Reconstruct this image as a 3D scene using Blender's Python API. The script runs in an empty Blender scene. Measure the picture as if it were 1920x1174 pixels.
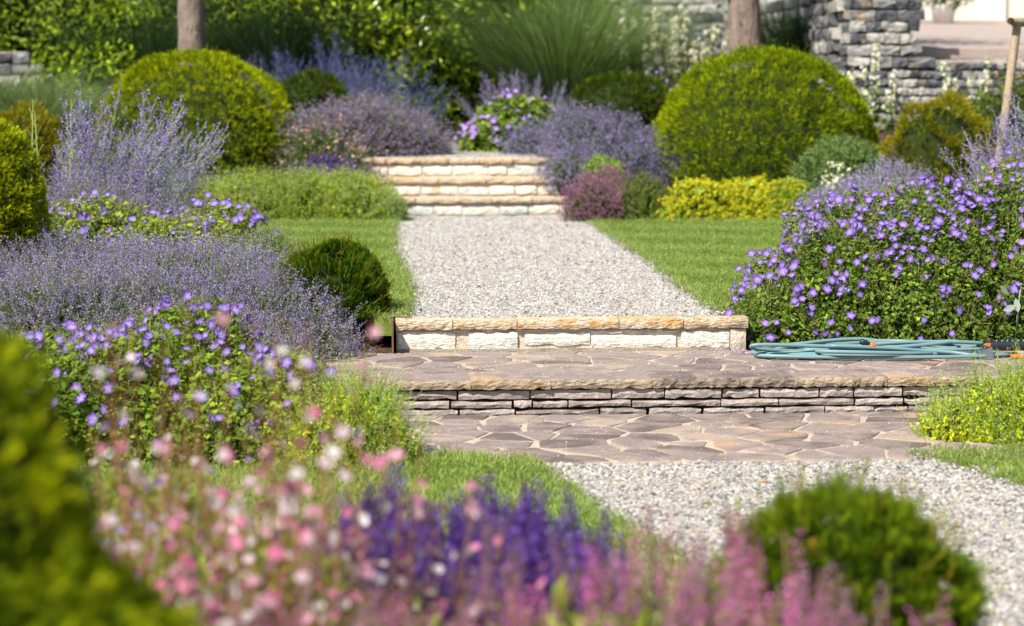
import bpy, math, random
import numpy as np
from mathutils import Vector, Matrix

# ------------------------------------------------------------------ camera, light, exposure
sc = bpy.context.scene
col = sc.collection
cam_d = bpy.data.cameras.new('camera')
cam = bpy.data.objects.new('camera', cam_d)
col.objects.link(cam)
sc.camera = cam
cam_d.sensor_width = 36.0
cam_d.lens = 80.1
cam_d.clip_start = 0.1
cam_d.clip_end = 2000
cam.location = (0, 0, 1.28)
cam.rotation_euler = (math.radians(90 - 5.974), 0, math.radians(-3.48))
cam_d.dof.use_dof = True
cam_d.dof.focus_distance = 11.7
cam_d.dof.aperture_fstop = 80.1 / 34.0

SUN_EL, SUN_AZ = math.radians(50), math.radians(222)      # azimuth clockwise from +Y: behind the camera, to the left
world = bpy.data.worlds.new('World')
sc.world = world
world.use_nodes = True
wn = world.node_tree.nodes; wl = world.node_tree.links
wn.clear()
sky = wn.new('ShaderNodeTexSky'); sky.sky_type = 'NISHITA'; sky.sun_disc = False
sky.sun_elevation = SUN_EL; sky.sun_rotation = SUN_AZ
bgn = wn.new('ShaderNodeBackground'); bgn.inputs[1].default_value = 0.075
wo = wn.new('ShaderNodeOutputWorld')
wl.new(sky.outputs[0], bgn.inputs[0]); wl.new(bgn.outputs[0], wo.inputs[0])
sun_d = bpy.data.lights.new('sun', 'SUN')
sun_d.energy = 5.0; sun_d.angle = math.radians(0.5); sun_d.color = (1.0, 0.94, 0.84)
sun = bpy.data.objects.new('sun', sun_d); col.objects.link(sun)
sv = Vector((math.sin(SUN_AZ) * math.cos(SUN_EL), math.cos(SUN_AZ) * math.cos(SUN_EL), math.sin(SUN_EL)))
sun.rotation_euler = sv.to_track_quat('Z', 'Y').to_euler()
sun.location = (-5, -5, 12)
sc.view_settings.view_transform = 'Standard'
sc.view_settings.look = 'None'
sc.view_settings.exposure = 0.68
sc.view_settings.gamma = 1
sc.view_settings.use_curve_mapping = False
sc.cycles.use_denoising = True
sc.cycles.max_bounces = 6
sc.cycles.diffuse_bounces = 3
sc.cycles.glossy_bounces = 2
sc.cycles.transmission_bounces = 3
sc.cycles.transparent_max_bounces = 4

rg = np.random.default_rng(7)
random.seed(7)

# ------------------------------------------------------------------ materials
def new_mat(name):
    m = bpy.data.materials.new(name); m.use_nodes = True
    nt = m.node_tree; nt.nodes.clear()
    out = nt.nodes.new('ShaderNodeOutputMaterial')
    return m, nt, out

def leaf_mat(name, rough=0.5, trans=0.3, spec=0.35, gain=(1, 1, 1)):
    m, nt, out = new_mat(name)
    N, L = nt.nodes, nt.links
    at_ = N.new('ShaderNodeAttribute'); at_.attribute_name = 'Col'
    a = N.new('ShaderNodeVectorMath'); a.operation = 'MULTIPLY'; a.inputs[1].default_value = gain; L.new(at_.outputs['Color'], a.inputs[0])
    p = N.new('ShaderNodeBsdfPrincipled'); p.inputs['Roughness'].default_value = rough
    p.inputs['Specular IOR Level'].default_value = spec
    t = N.new('ShaderNodeBsdfTranslucent')
    g = N.new('ShaderNodeMixRGB'); g.blend_type = 'MULTIPLY'; g.inputs[0].default_value = 1
    g.inputs[2].default_value = (1.15, 1.2, 0.75, 1)
    mx = N.new('ShaderNodeMixShader'); mx.inputs[0].default_value = trans
    L.new(a.outputs[0], p.inputs['Base Color']); L.new(a.outputs[0], g.inputs[1])
    if 'petal' in name: g.inputs[2].default_value = (1.05, 1.0, 1.1, 1)
    L.new(g.outputs[0], t.inputs[0]); L.new(p.outputs[0], mx.inputs[1]); L.new(t.outputs[0], mx.inputs[2])
    L.new(mx.outputs[0], out.inputs[0])
    return m

def noise_mat(name, cols, scale=6, rough=0.85, bump=0.4, bscale=40, stretch=(1, 1, 1), rnd=0.5, spots=None, bdist=0.01, detail=6, attr=False):
    """colour ramp over noise in object-space plus a per-object random shift, fine bump"""
    m, nt, out = new_mat(name)
    N, L = nt.nodes, nt.links
    p = N.new('ShaderNodeBsdfPrincipled'); p.inputs['Roughness'].default_value = rough
    p.inputs['Specular IOR Level'].default_value = 0.25
    geo = N.new('ShaderNodeNewGeometry')
    oi = N.new('ShaderNodeObjectInfo')
    mp = N.new('ShaderNodeMapping'); mp.inputs['Scale'].default_value = stretch
    off = N.new('ShaderNodeVectorMath'); off.operation = 'ADD'
    mul = N.new('ShaderNodeMath'); mul.operation = 'MULTIPLY'; mul.inputs[1].default_value = 37.0
    L.new(oi.outputs['Random'], mul.inputs[0])
    L.new(geo.outputs['Position'], off.inputs[0]); L.new(mul.outputs[0], off.inputs[1])
    L.new(off.outputs[0], mp.inputs[0])
    nz = N.new('ShaderNodeTexNoise'); nz.inputs['Scale'].default_value = scale; nz.inputs['Detail'].default_value = detail
    nz.inputs['Roughness'].default_value = 0.6
    L.new(mp.outputs[0], nz.inputs['Vector'])
    mix = N.new('ShaderNodeMath'); mix.operation = 'MULTIPLY_ADD'; mix.inputs[1].default_value = rnd
    L.new(oi.outputs['Random'], mix.inputs[0])
    sh = N.new('ShaderNodeMath'); sh.operation = 'MULTIPLY_ADD'; sh.inputs[1].default_value = 1.6; sh.inputs[2].default_value = -0.3 - rnd / 2
    L.new(nz.outputs['Fac'], sh.inputs[0]); L.new(sh.outputs[0], mix.inputs[2])
    cr = N.new('ShaderNodeValToRGB')
    el = cr.color_ramp.elements
    n = len(cols)
    for i, c in enumerate(cols):
        pos = 0.08 + 0.84 * i / (n - 1)
        e = el[i] if i < 2 else el.new(pos)
        e.position = pos; e.color = (*c, 1)
    L.new(mix.outputs[0], cr.inputs[0])
    src = cr.outputs[0]
    if spots:
        n2 = N.new('ShaderNodeTexNoise'); n2.inputs['Scale'].default_value = spots[1]; n2.inputs['Detail'].default_value = 4
        L.new(off.outputs[0], n2.inputs['Vector'])
        r2 = N.new('ShaderNodeValToRGB'); r2.color_ramp.elements[0].position = spots[2]; r2.color_ramp.elements[1].position = spots[2] + 0.12
        L.new(n2.outputs['Fac'], r2.inputs[0])
        mm = N.new('ShaderNodeMixRGB'); mm.inputs[2].default_value = (*spots[0], 1)
        L.new(r2.outputs[0], mm.inputs[0]); L.new(src, mm.inputs[1]); src = mm.outputs[0]
    # fine grain
    n3 = N.new('ShaderNodeTexNoise'); n3.inputs['Scale'].default_value = bscale * 2.2; n3.inputs['Detail'].default_value = 3
    L.new(geo.outputs['Position'], n3.inputs['Vector'])
    gr = N.new('ShaderNodeMapRange'); gr.inputs[1].default_value = 0.3; gr.inputs[2].default_value = 0.7; gr.inputs[3].default_value = 0.72; gr.inputs[4].default_value = 1.22
    L.new(n3.outputs['Fac'], gr.inputs[0])
    vm = N.new('ShaderNodeVectorMath'); vm.operation = 'SCALE'
    L.new(src, vm.inputs[0]); L.new(gr.outputs[0], vm.inputs['Scale'])
    L.new(vm.outputs[0], p.inputs['Base Color'])
    nb = N.new('ShaderNodeTexNoise'); nb.inputs['Scale'].default_value = bscale; nb.inputs['Detail'].default_value = 6
    L.new(mp.outputs[0], nb.inputs['Vector'])
    bm = N.new('ShaderNodeBump'); bm.inputs['Strength'].default_value = bump; bm.inputs['Distance'].default_value = bdist
    L.new(nb.outputs['Fac'], bm.inputs['Height']); L.new(bm.outputs[0], p.inputs['Normal'])
    L.new(p.outputs[0], out.inputs[0])
    return m

def plain_mat(name, c, rough=0.5, metal=0, spec=0.4):
    m, nt, out = new_mat(name)
    N, L = nt.nodes, nt.links
    p = N.new('ShaderNodeBsdfPrincipled'); p.inputs['Roughness'].default_value = rough
    p.inputs['Metallic'].default_value = metal; p.inputs['Specular IOR Level'].default_value = spec
    nz = N.new('ShaderNodeTexNoise'); nz.inputs['Scale'].default_value = 30
    mr = N.new('ShaderNodeMapRange'); mr.inputs[3].default_value = 0.8; mr.inputs[4].default_value = 1.2
    vm = N.new('ShaderNodeVectorMath'); vm.operation = 'SCALE'; vm.inputs[0].default_value = c
    L.new(nz.outputs['Fac'], mr.inputs[0]); L.new(mr.outputs[0], vm.inputs['Scale'])
    L.new(vm.outputs[0], p.inputs['Base Color']); L.new(p.outputs[0], out.inputs[0])
    return m

M = {}
M['leaf'] = leaf_mat('leaf', 0.5, 0.36, 0.3, (1.30, 1.42, .72))
M['gloss_leaf'] = leaf_mat('gloss_leaf', 0.28, 0.32, 0.6, (1.3, 1.3, 1))
M['needle'] = leaf_mat('needle', 0.6, 0.36, 0.1, (1.72, 1.85, .6))
M['grass'] = leaf_mat('grass_blade', 0.5, 0.4, 0.1, (1.65, 1.65, 2.2))
M['petal'] = leaf_mat('petal', 0.6, 0.3, 0.15)
M['pebble'] = leaf_mat('pebble', 0.8, 0.0, 0.2, (.565, .56, .55))
M['matte'] = leaf_mat('matte_coloured', 0.9, 0.0, 0.1)
M['hose'] = leaf_mat('hose_rubber', 0.42, 0.0, 0.4)
M['flag'] = noise_mat('porphyry', [(.14, .11, .10), (.22, .175, .16), (.30, .24, .21), (.24, .195, .185), (.38, .30, .235)], 5, .85, .5, 55, (1, 1, 1), .8, ((.44, .29, .18), 2.6, .60))
M['rubble'] = noise_mat('rubble_stone', [(.20, .165, .15), (.33, .28, .255), (.45, .39, .35), (.40, .32, .27)], 9, .9, .45, 60, (1, 1, 1), .6, ((.46, .34, .22), 7, .66), .015)
M['cap_tan'] = noise_mat('tan_cap_edge', [(.17, .135, .115), (.30, .235, .175), (.40, .32, .23), (.36, .245, .13)], 8, .9, .6, 38, (1, 1, 2.4), .5, ((.22, .17, .15), 9, .6), .018)
M['cap_orange'] = noise_mat('ochre_cap_edge', [(.30, .24, .19), (.55, .41, .25), (.60, .50, .38), (.60, .33, .12)], 7, .88, .9, 38, (1, 1, 3), .55, ((.55, .50, .44), 6, .58), .018)
M['white_stone'] = noise_mat('white_quartzite', [(.42, .46, .45), (.66, .66, .60), (.74, .69, .59), (.54, .56, .53)], 6, .8, .45, 34, (1, 1, 3), .45, ((.62, .47, .30), 6, .60), .018)
M['dark_mortar'] = noise_mat('mottled_dark_mortar', [(.20, .16, .12), (.40, .34, .27), (.52, .45, .36)], 11, .95, .6, 90, rnd=0)
M['mortar'] = noise_mat('sandy_mortar', [(.42, .35, .27), (.60, .52, .42), (.66, .59, .50)], 18, .95, .6, 90, rnd=.1)
M['joint'] = noise_mat('pale_joint_mortar', [(.34, .275, .21), (.47, .385, .30), (.55, .46, .37)], 9, .95, .5, 90, rnd=.1)
M['grey_stone'] = noise_mat('grey_blue_stone', [(.05, .055, .06), (.14, .145, .155), (.29, .29, .285), (.52, .49, .44)], 7, .85, .8, 30, (1, 1, 2), .9, ((.40, .29, .18), 5, .60), .018)
M['soil'] = noise_mat('garden_soil', [(.045, .028, .018), (.09, .055, .036), (.13, .085, .06)], 14, 1, 1.0, 60, rnd=0, bdist=.03)
M['bark'] = noise_mat('pine_bark', [(.13, .095, .08), (.25, .19, .155), (.36, .29, .24)], 9, .95, 1.0, 26, (1, 1, .35), .2, bdist=.03)
M['wood'] = noise_mat('weathered_wood', [(.26, .19, .13), (.42, .32, .22), (.52, .42, .31)], 14, .8, .5, 40, (1, 1, .1), .3)
M['gravel_bed'] = noise_mat('gravel_bed', [(.12, .11, .10), (.22, .21, .19), (.34, .32, .29)], 70, .95, 1.0, 110, rnd=0, bdist=.01)
M['turf_base'] = noise_mat('turf_base', [(.12, .17, .035), (.19, .25, .05), (.25, .31, .07)], 12, .95, .6, 80, rnd=0)
M['patio'] = noise_mat('pink_concrete', [(.33, .265, .23), (.39, .32, .28), (.43, .36, .32)], 2, .9, .2, 60, rnd=0)
M['render_wall'] = noise_mat('cream_render', [(.70, .66, .56), (.76, .72, .63)], 2, .9, .2, 60, rnd=0)
M['white_paint'] = plain_mat('white_paint', (.8, .8, .78), .5)
M['glass'] = plain_mat('dark_glass', (.02, .03, .04), .08, 0, .8)
M['black_plastic'] = plain_mat('black_plastic', (.02, .02, .024), .38)
M['dark_plastic'] = plain_mat('charcoal_plastic', (.06, .065, .075), .5)
M['orange_plastic'] = plain_mat('orange_plastic', (.75, .16, .03), .4)
M['teal_plastic'] = plain_mat('teal_plastic', (.08, .40, .45), .4)
M['rust'] = noise_mat('rusty_steel', [(.10, .05, .035), (.22, .10, .06), (.30, .17, .12)], 20, .8, .3, 60, rnd=0)
M['core_shade'] = noise_mat('shade_core', [(.012, .022, .003), (.03, .045, .006)], 30, 1, .5, 60, rnd=0)  # dark tone standing for the shade inside the plants

# ------------------------------------------------------------------ object helpers
def tag(o, label=None, cat=None, group=None, kind=None):
    if label: o['label'] = label
    if cat: o['category'] = cat
    if group: o['group'] = group
    if kind: o['kind'] = kind
    return o

def empty(name, loc=(0, 0, 0), label=None, cat=None, group=None):
    o = bpy.data.objects.new(name, None); col.objects.link(o)
    o.location = loc; o.empty_display_size = .1
    return tag(o, label, cat, group)

def link(name, me, parent=None, loc=None):
    """loc is in world space; parents are unrotated empties or meshes"""
    o = bpy.data.objects.new(name, me); col.objects.link(o)
    if parent is not None:
        o.parent = parent
        o.matrix_parent_inverse = Matrix.Identity(4)
        base = Vector((0, 0, 0)); q = parent
        while q is not None:
            base += Vector(q.location); q = q.parent
        o.location = (Vector(loc) if loc is not None else Vector((0, 0, 0))) - base
    elif loc is not None:
        o.location = loc
    return o

class Acc:
    def __init__(s): s.v = []; s.c = []; s.f = []; s.n = 0; s.m = []
    def add(s, v, f, c, mi=0):
        v = np.asarray(v, np.float32).reshape(-1, 3); f = np.asarray(f, np.int32)
        c = np.asarray(c, np.float32)
        if c.ndim == 1: c = np.broadcast_to(c, (len(v), 3))
        s.v.append(v); s.c.append(c); s.f.append(f + s.n); s.m.append(mi); s.n += len(v)
    def inst(s, T, P, R, S, C, mi=0):
        """T = (verts, faces, vertex colour factors); P (n,3) R (n,3,3) S (n,) or (n,3) C (n,3)"""
        tv, tf, tc = T
        P = np.asarray(P); n = len(P)
        if n == 0: return
        S = np.asarray(S, float)
        if S.ndim == 0: S = np.full(n, float(S))
        if S.ndim == 1: S = np.repeat(S[:, None], 3, 1)
        v = tv[None] * S[:, None, :]
        v = np.einsum('nij,nkj->nki', R, v) + P[:, None, :]
        c = np.clip(C[:, None, :] * tc[None], 0, 1)
        f = tf[None] + (np.arange(n) * len(tv))[:, None, None]
        s.add(v.reshape(-1, 3), f.reshape(-1, tf.shape[1]), c.reshape(-1, 3), mi)
    def mesh(s, name, mats, smooth=False):
        me = bpy.data.meshes.new(name)
        if not s.v: return me
        v = np.concatenate(s.v); c = np.concatenate(s.c)
        sizes = np.concatenate([np.full(len(f), f.shape[1], np.int32) for f in s.f])
        li = np.concatenate([f.ravel() for f in s.f])
        mi = np.concatenate([np.full(len(f), m, np.int32) for f, m in zip(s.f, s.m)])
        me.vertices.add(len(v)); me.vertices.foreach_set('co', v.ravel())
        me.loops.add(len(li)); me.loops.foreach_set('vertex_index', li)
        me.polygons.add(len(sizes))
        st = np.zeros(len(sizes), np.int32); st[1:] = np.cumsum(sizes)[:-1]
        me.polygons.foreach_set('loop_start', st); me.polygons.foreach_set('loop_total', sizes)
        if isinstance(mats, str): mats = [mats]
        for m in mats: me.materials.append(M[m])
        me.polygons.foreach_set('material_index', mi)
        me.polygons.foreach_set('use_smooth', np.full(len(sizes), smooth))
        at = me.attributes.new('Col', 'FLOAT_COLOR', 'POINT')
        at.data.foreach_set('color', np.concatenate([c, np.ones((len(c), 1), np.float32)], 1).ravel())
        me.update(calc_edges=True)
        return me
    def build(s, name, mats, parent=None, smooth=False, stuff=False, loc=None):
        org = np.zeros(3) if loc is None else np.asarray(loc, float)
        if loc is None and parent is not None:
            org = np.asarray(parent.location, float)
        s.v = [a - org for a in s.v]
        o = link(name, s.mesh(name, mats, smooth), parent, tuple(org))
        if stuff: o['kind'] = 'stuff'
        return o

def norm(a): return a / (np.linalg.norm(a, axis=-1, keepdims=True) + 1e-9)

def orient(d, up=None):
    """rotation with local +Y along d and local +Z near up"""
    d = norm(np.asarray(d, float)); n = len(d)
    if up is None: up = rg.normal(size=(n, 3))
    z = up - (up * d).sum(1, keepdims=True) * d
    z = norm(z + 1e-6 * rg.normal(size=(n, 3)))
    x = np.cross(d, z)
    return np.stack([x, d, z], axis=2)

def nz3(p, f=1.0, seed=0):
    r = np.random.default_rng(seed + 100); out = np.zeros(len(p))
    for o in range(4):
        k = r.normal(size=3) * f * (1.7 ** o); ph = r.uniform(0, 6.28)
        k2 = r.normal(size=3) * f * (1.7 ** o)
        out += np.sin(p @ k + ph + 1.3 * np.sin(p @ k2 + ph * 2)) / (1.5 ** o)
    return out / 2.2

def pal(cols, n, p=None, clump=None, jit=.18):
    cols = np.asarray(cols, float); k = len(cols)
    if clump is not None:
        u = np.clip(.5 + .38 * clump + rg.normal(size=n) * .22, 0, .999) * (k - 1)
    else:
        u = rg.uniform(0, .999, n) * (k - 1)
    i = u.astype(int); f = (u - i)[:, None]
    c = cols[i] * (1 - f) + cols[np.minimum(i + 1, k - 1)] * f
    return np.clip(c * np.exp(rg.normal(size=(n, 1)) * jit), 0.002, .9)

# templates --------------------------------------------------------
def T(v, f, c=None):
    v = np.asarray(v, float); f = np.asarray(f, int)
    c = np.ones((len(v), 3)) if c is None else np.asarray(c, float)
    return (v, f, c)
LEAF2 = T([(0, 0, 0), (-.28, .45, .09), (0, 1, -.05), (.28, .45, .09)], [(0, 2, 1), (0, 3, 2)])
LEAF4 = T([(0, 0, 0), (-.2, .3, .07), (-.17, .65, .05), (0, 1, -.12), (.17, .65, .05), (.2, .3, .07), (0, .5, 0)],
          [(0, 6, 1), (1, 6, 2), (2, 6, 3), (3, 6, 4), (4, 6, 5), (5, 6, 0)])
NARROW = T([(0, 0, 0), (-.11, .45, .03), (0, 1, -.03), (.11, .45, .03)], [(0, 2, 1), (0, 3, 2)])
BLOB = T([(0, 0, .5), (-.45, -.25, 0), (.45, -.25, 0), (0, .5, 0), (0, 0, -.5)], [(0, 1, 2), (0, 2, 3), (0, 3, 1), (4, 2, 1), (4, 3, 2), (4, 1, 3)])
FLORET = T([(0, 0, 0), (-.35, .8, .15), (.35, .8, .15), (0, .9, -.4), (-.2, .3, .1), (.2, .3, .1)], [(0, 2, 1), (0, 3, 1), (0, 2, 3)])

def sprig_T(n=6, seed=0):
    r = np.random.default_rng(seed); v = []; f = []; c = []
    for i in range(n):
        t = i / (n - 1) * .75
        for s in (-1, 1):
            b = len(v); l = .42 * (1 - .45 * t) * r.uniform(.8, 1.2); w = .055
            yy = t; ang = r.uniform(-.35, .35)
            tip = (s * l * .8, yy + l * .6, .12 + ang * l)
            v += [(0, yy - w, 0), (0, yy + w, 0), tip]; f.append((b, b + 1, b + 2))
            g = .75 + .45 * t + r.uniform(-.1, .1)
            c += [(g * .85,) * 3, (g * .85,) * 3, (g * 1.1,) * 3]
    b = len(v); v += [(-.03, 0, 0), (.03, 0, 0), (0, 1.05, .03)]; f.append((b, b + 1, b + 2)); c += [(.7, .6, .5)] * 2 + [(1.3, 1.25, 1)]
    return T(v, f, c)
SPRIGS = [sprig_T(6, s) for s in range(4)]
SPRIGS_S = [sprig_T(4, s + 9) for s in range(3)]

def palm_T():
    v = [(0, 0, 0)]; f = []
    for a in (-72, -38, 0, 38, 72):
        t = math.radians(a); L = 1 - abs(a) / 260; d = np.array([math.sin(t), math.cos(t)]); s_ = np.array([d[1], -d[0]]); b = len(v)
        for q, w, z in ((.62, -.2, .05), (1, 0, -.06), (.62, .2, .05)):
            e = d * q * L + s_ * w; v.append((e[0], e[1], z))
        f += [(0, b + 1, b), (0, b + 2, b + 1)]
    return T(v, f)
PALM = palm_T()

# mound sampling ---------------------------------------------------
def mound(ells, n, amp=.08, freq=2.2, lo=-.25, p=2.0, seed=0, keep=1.0):
    """points and normals on the union of ellipsoids (cx,cy,cz,rx,ry,rz)"""
    E = np.asarray(ells, float)
    ar = (E[:, 3] * E[:, 5] + E[:, 3] * E[:, 4] + E[:, 4] * E[:, 5]); ar /= ar.sum()
    Ps = []; Ns = []
    for k, e in enumerate(E):
        m = int(n * ar[k] * 3.2) + 4
        u = norm(rg.normal(size=(m, 3))); u = u[u[:, 2] > lo]
        q = u / ((np.abs(u) ** p).sum(1, keepdims=True) ** (1 / p))
        P = q * e[3:6]
        nn = norm(np.sign(q) * np.abs(q) ** (p - 1) / e[3:6])
        d = nz3(P + e[:3], freq, seed)
        P = P * (1 + amp * d[:, None]) + e[:3]
        ok = np.ones(len(P), bool)
        for j, g in enumerate(E):
            if j != k:
                ok &= (((P - g[:3]) / g[3:6]) ** 2).sum(1) > .88
        Ps.append(P[ok]); Ns.append(nn[ok])
    P = np.concatenate(Ps); N_ = np.concatenate(Ns)
    k = (N_[:, 1] < .3) | (rg.uniform(size=len(P)) < .3); P, N_ = P[k], N_[k]        # sparser on the far side
    if len(P) > n:
        i = rg.permutation(len(P))[:n]; P, N_ = P[i], N_[i]
    return P, N_

def core(ells, parent, scale=.8, name='shade_core', mat='core_shade', zmin=None, p=2.0):  # solid dark lumps added inside plants to block light and see-through
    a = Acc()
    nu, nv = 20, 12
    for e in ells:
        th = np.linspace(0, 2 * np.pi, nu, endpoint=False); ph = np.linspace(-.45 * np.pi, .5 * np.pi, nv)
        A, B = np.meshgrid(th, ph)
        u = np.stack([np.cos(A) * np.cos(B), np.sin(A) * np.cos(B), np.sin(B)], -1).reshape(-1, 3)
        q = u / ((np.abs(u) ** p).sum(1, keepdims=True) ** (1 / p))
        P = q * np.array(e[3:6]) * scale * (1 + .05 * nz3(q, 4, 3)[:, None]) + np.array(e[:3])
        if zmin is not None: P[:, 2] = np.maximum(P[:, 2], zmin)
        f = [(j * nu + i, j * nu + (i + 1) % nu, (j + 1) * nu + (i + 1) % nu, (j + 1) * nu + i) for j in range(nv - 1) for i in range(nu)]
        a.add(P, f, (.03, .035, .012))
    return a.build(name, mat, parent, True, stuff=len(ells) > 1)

def cat(*a): return np.concatenate(a)

# terrain height ----------------------------------------------------
def sstep(a, b, x): t = np.clip((x - a) / (b - a), 0, 1); return t * t * (3 - 2 * t)
def ground_z(x, y):
    x = np.asarray(x, float); y = np.asarray(y, float)
    z = -.36 + 0 * x
    z = z + .17 * sstep(11.70, 11.80, y) + .14 * sstep(11.8, 12.6, y)          # beds beside the upper terrace
    z = z + .5 * sstep(20.6, 22.2, y)
    z = z + (.45 * sstep(27, 31, y) + .6 * sstep(31, 45, y)) * (1 - sstep(2.0, 2.6, x))
    z = z + .25 * sstep(20.5, 23.2, y) * sstep(3.4, 4.4, x)
    z = z + .75 * sstep(23.55, 23.75, y) * sstep(4.75, 4.85, x)
    return z
def gz(x, y): return float(ground_z(x, y))

# ------------------------------------------------------------------ SETTING
def axis(parts):
    return np.unique(np.concatenate([np.arange(a, b, s) for a, b, s in parts]))
xs = axis([(-400, -40, 60), (-40, -8, 4), (-8, 10, .2), (10, 40, 4), (40, 401, 60)])
ys = axis([(-60, -4, 8), (-4, 9, .5), (9, 13, .08), (13, 20, .5), (20, 25, .1), (25, 46, .5), (46, 100, 9), (100, 701, 100)])
GX, GY = np.meshgrid(xs, ys)
gzv = ground_z(GX.ravel(), GY.ravel()) + .012 * nz3(np.stack([GX.ravel(), GY.ravel(), 0 * GX.ravel()], 1), 5)
nx = len(xs)
a = Acc()
idx = np.arange(len(xs) * len(ys)).reshape(len(ys), nx)
F_ = np.stack([idx[:-1, :-1], idx[:-1, 1:], idx[1:, 1:], idx[1:, :-1]], -1).reshape(-1, 4)
a.add(np.stack([GX.ravel(), GY.ravel(), gzv], 1), F_, (.08, .05, .03))
tag(a.build('ground', 'soil', None, True), kind='structure')

def sheet(name, poly, z, mat, thick=.12, kind='structure'):
    """flat slab from an outline, top at z"""
    n = len(poly); a = Acc()
    v = [(x, y, z) for x, y in poly] + [(x, y, z - thick) for x, y in poly]
    me = bpy.data.meshes.new(name)
    fs = [tuple(range(n)), tuple(range(2 * n - 1, n - 1, -1))] + [(i, n + i, n + (i + 1) % n, (i + 1) % n) for i in range(n)]
    me.from_pydata(v, [], fs); me.materials.append(M[mat]); me.update()
    return tag(link(name, me), kind=kind)

def inpoly(P, poly):
    x, y = P[:, 0], P[:, 1]; r = np.zeros(len(P), bool); n = len(poly)
    for i in range(n):
        x1, y1 = poly[i]; x2, y2 = poly[(i + 1) % n]
        c = ((y1 > y) != (y2 > y)) & (x < (x2 - x1) * (y - y1) / (y2 - y1 + 1e-12) + x1)
        r ^= c
    return r

def scatter(name, P, rotz, scale, templates, kind='stuff', tilt=None, parent=None, lean=None):
    """one object: template meshes instanced on points through geometry nodes"""
    me = bpy.data.meshes.new(name + '_points')
    me.vertices.add(len(P)); me.vertices.foreach_set('co', np.asarray(P, np.float32).ravel())
    rot = np.zeros((len(P), 3), np.float32); rot[:, 2] = rotz
    if tilt is not None: rot[:, 0] = rg.normal(size=len(P)) * tilt; rot[:, 1] = rg.normal(size=len(P)) * tilt
    if lean is not None: rot[:, 0] += lean
    at = me.attributes.new('rot', 'FLOAT_VECTOR', 'POINT'); at.data.foreach_set('vector', rot.ravel())
    at = me.attributes.new('scl', 'FLOAT', 'POINT'); at.data.foreach_set('value', np.asarray(scale, np.float32))
    at = me.attributes.new('pick', 'INT', 'POINT'); at.data.foreach_set('value', rg.integers(0, len(templates), len(P)).astype(np.int32))
    o = link(name, me, parent)
    ng = bpy.data.node_groups.new(name, 'GeometryNodeTree')
    ng.interface.new_socket('Geometry', in_out='INPUT', socket_type='NodeSocketGeometry')
    ng.interface.new_socket('Geometry', in_out='OUTPUT', socket_type='NodeSocketGeometry')
    N, L = ng.nodes, ng.links
    gi = N.new('NodeGroupInput'); go = N.new('NodeGroupOutput')
    ip = N.new('GeometryNodeInstanceOnPoints'); ip.inputs['Pick Instance'].default_value = True
    g2i = N.new('GeometryNodeGeometryToInstance')
    for t in templates:
        oi = N.new('GeometryNodeObjectInfo'); oi.inputs['Object'].default_value = t
        L.new(oi.outputs['Geometry'], g2i.inputs[0])
    def attr(nm, ty):
        q = N.new('GeometryNodeInputNamedAttribute'); q.data_type = ty; q.inputs['Name'].default_value = nm
        return q.outputs[0]
    L.new(gi.outputs[0], ip.inputs['Points']); L.new(g2i.outputs[0], ip.inputs['Instance'])
    L.new(attr('pick', 'INT'), ip.inputs['Instance Index'])
    e2r = N.new('FunctionNodeEulerToRotation'); L.new(attr('rot', 'FLOAT_VECTOR'), e2r.inputs[0])
    L.new(e2r.outputs[0], ip.inputs['Rotation'])
    L.new(attr('scl', 'FLOAT'), ip.inputs['Scale'])
    L.new(ip.outputs[0], go.inputs[0])
    md = o.modifiers.new('scatter', 'NODES'); md.node_group = ng
    o['kind'] = kind
    return o

# --- pebbles
def pebble_T(r):
    ico_v = []; 
    t = (1 + 5 ** .5) / 2
    V = norm(np.array([(-1, t, 0), (1, t, 0), (-1, -t, 0), (1, -t, 0), (0, -1, t), (0, 1, t), (0, -1, -t), (0, 1, -t), (t, 0, -1), (t, 0, 1), (-t, 0, -1), (-t, 0, 1)], float))
    Fc = [(0, 11, 5), (0, 5, 1), (0, 1, 7), (0, 7, 10), (0, 10, 11), (1, 5, 9), (5, 11, 4), (11, 10, 2), (10, 7, 6), (7, 1, 8), (3, 9, 4), (3, 4, 2), (3, 2, 6), (3, 6, 8), (3, 8, 9), (4, 9, 5), (2, 4, 11), (6, 2, 10), (8, 6, 7), (9, 8, 1)]
    V = V * r.uniform(.72, 1.2, (12, 1))
    return T(V, Fc)
PCOL = np.array([(.72, .70, .66), (.62, .60, .57), (.98, .96, .92), (.34, .34, .35), (.22, .23, .25), (.64, .52, .38), (.55, .45, .36), (.52, .53, .55), (.70, .66, .60), (.66, .60, .53), (.48, .32, .22), (.22, .22, .23)])
PW = np.array([.17, .12, .16, .09, .05, .09, .05, .08, .09, .07, .015, .025]); PW /= PW.sum()
def pebble_cluster(k, size, n=9, spread=.028):
    r = np.random.default_rng(k); a = Acc()
    for i in range(n):
        P = np.array([[*r.normal(size=2) * spread, r.uniform(.0, .004)]])
        s = size * r.uniform(.6, 1.35) * np.array([[r.uniform(.9, 1.35), r.uniform(.7, 1), r.uniform(.5, .8)]])
        q = Matrix.Rotation(r.uniform(0, 6.28), 3, 'Z') @ Matrix.Rotation(r.normal() * .4, 3, 'X')
        c = PCOL[r.choice(len(PCOL), p=PW)] * r.uniform(.85, 1.12)
        a.inst(pebble_T(r), P, np.array(q)[None], s, np.array([c]))
    o = bpy.data.objects.new('pebbles', a.mesh('pebbles', 'pebble')); return o
PEB = [pebble_cluster(k, .0078) for k in range(24)]
PEB_B = [pebble_cluster(k + 50, .0085, 8, .032) for k in range(24)]

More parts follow.
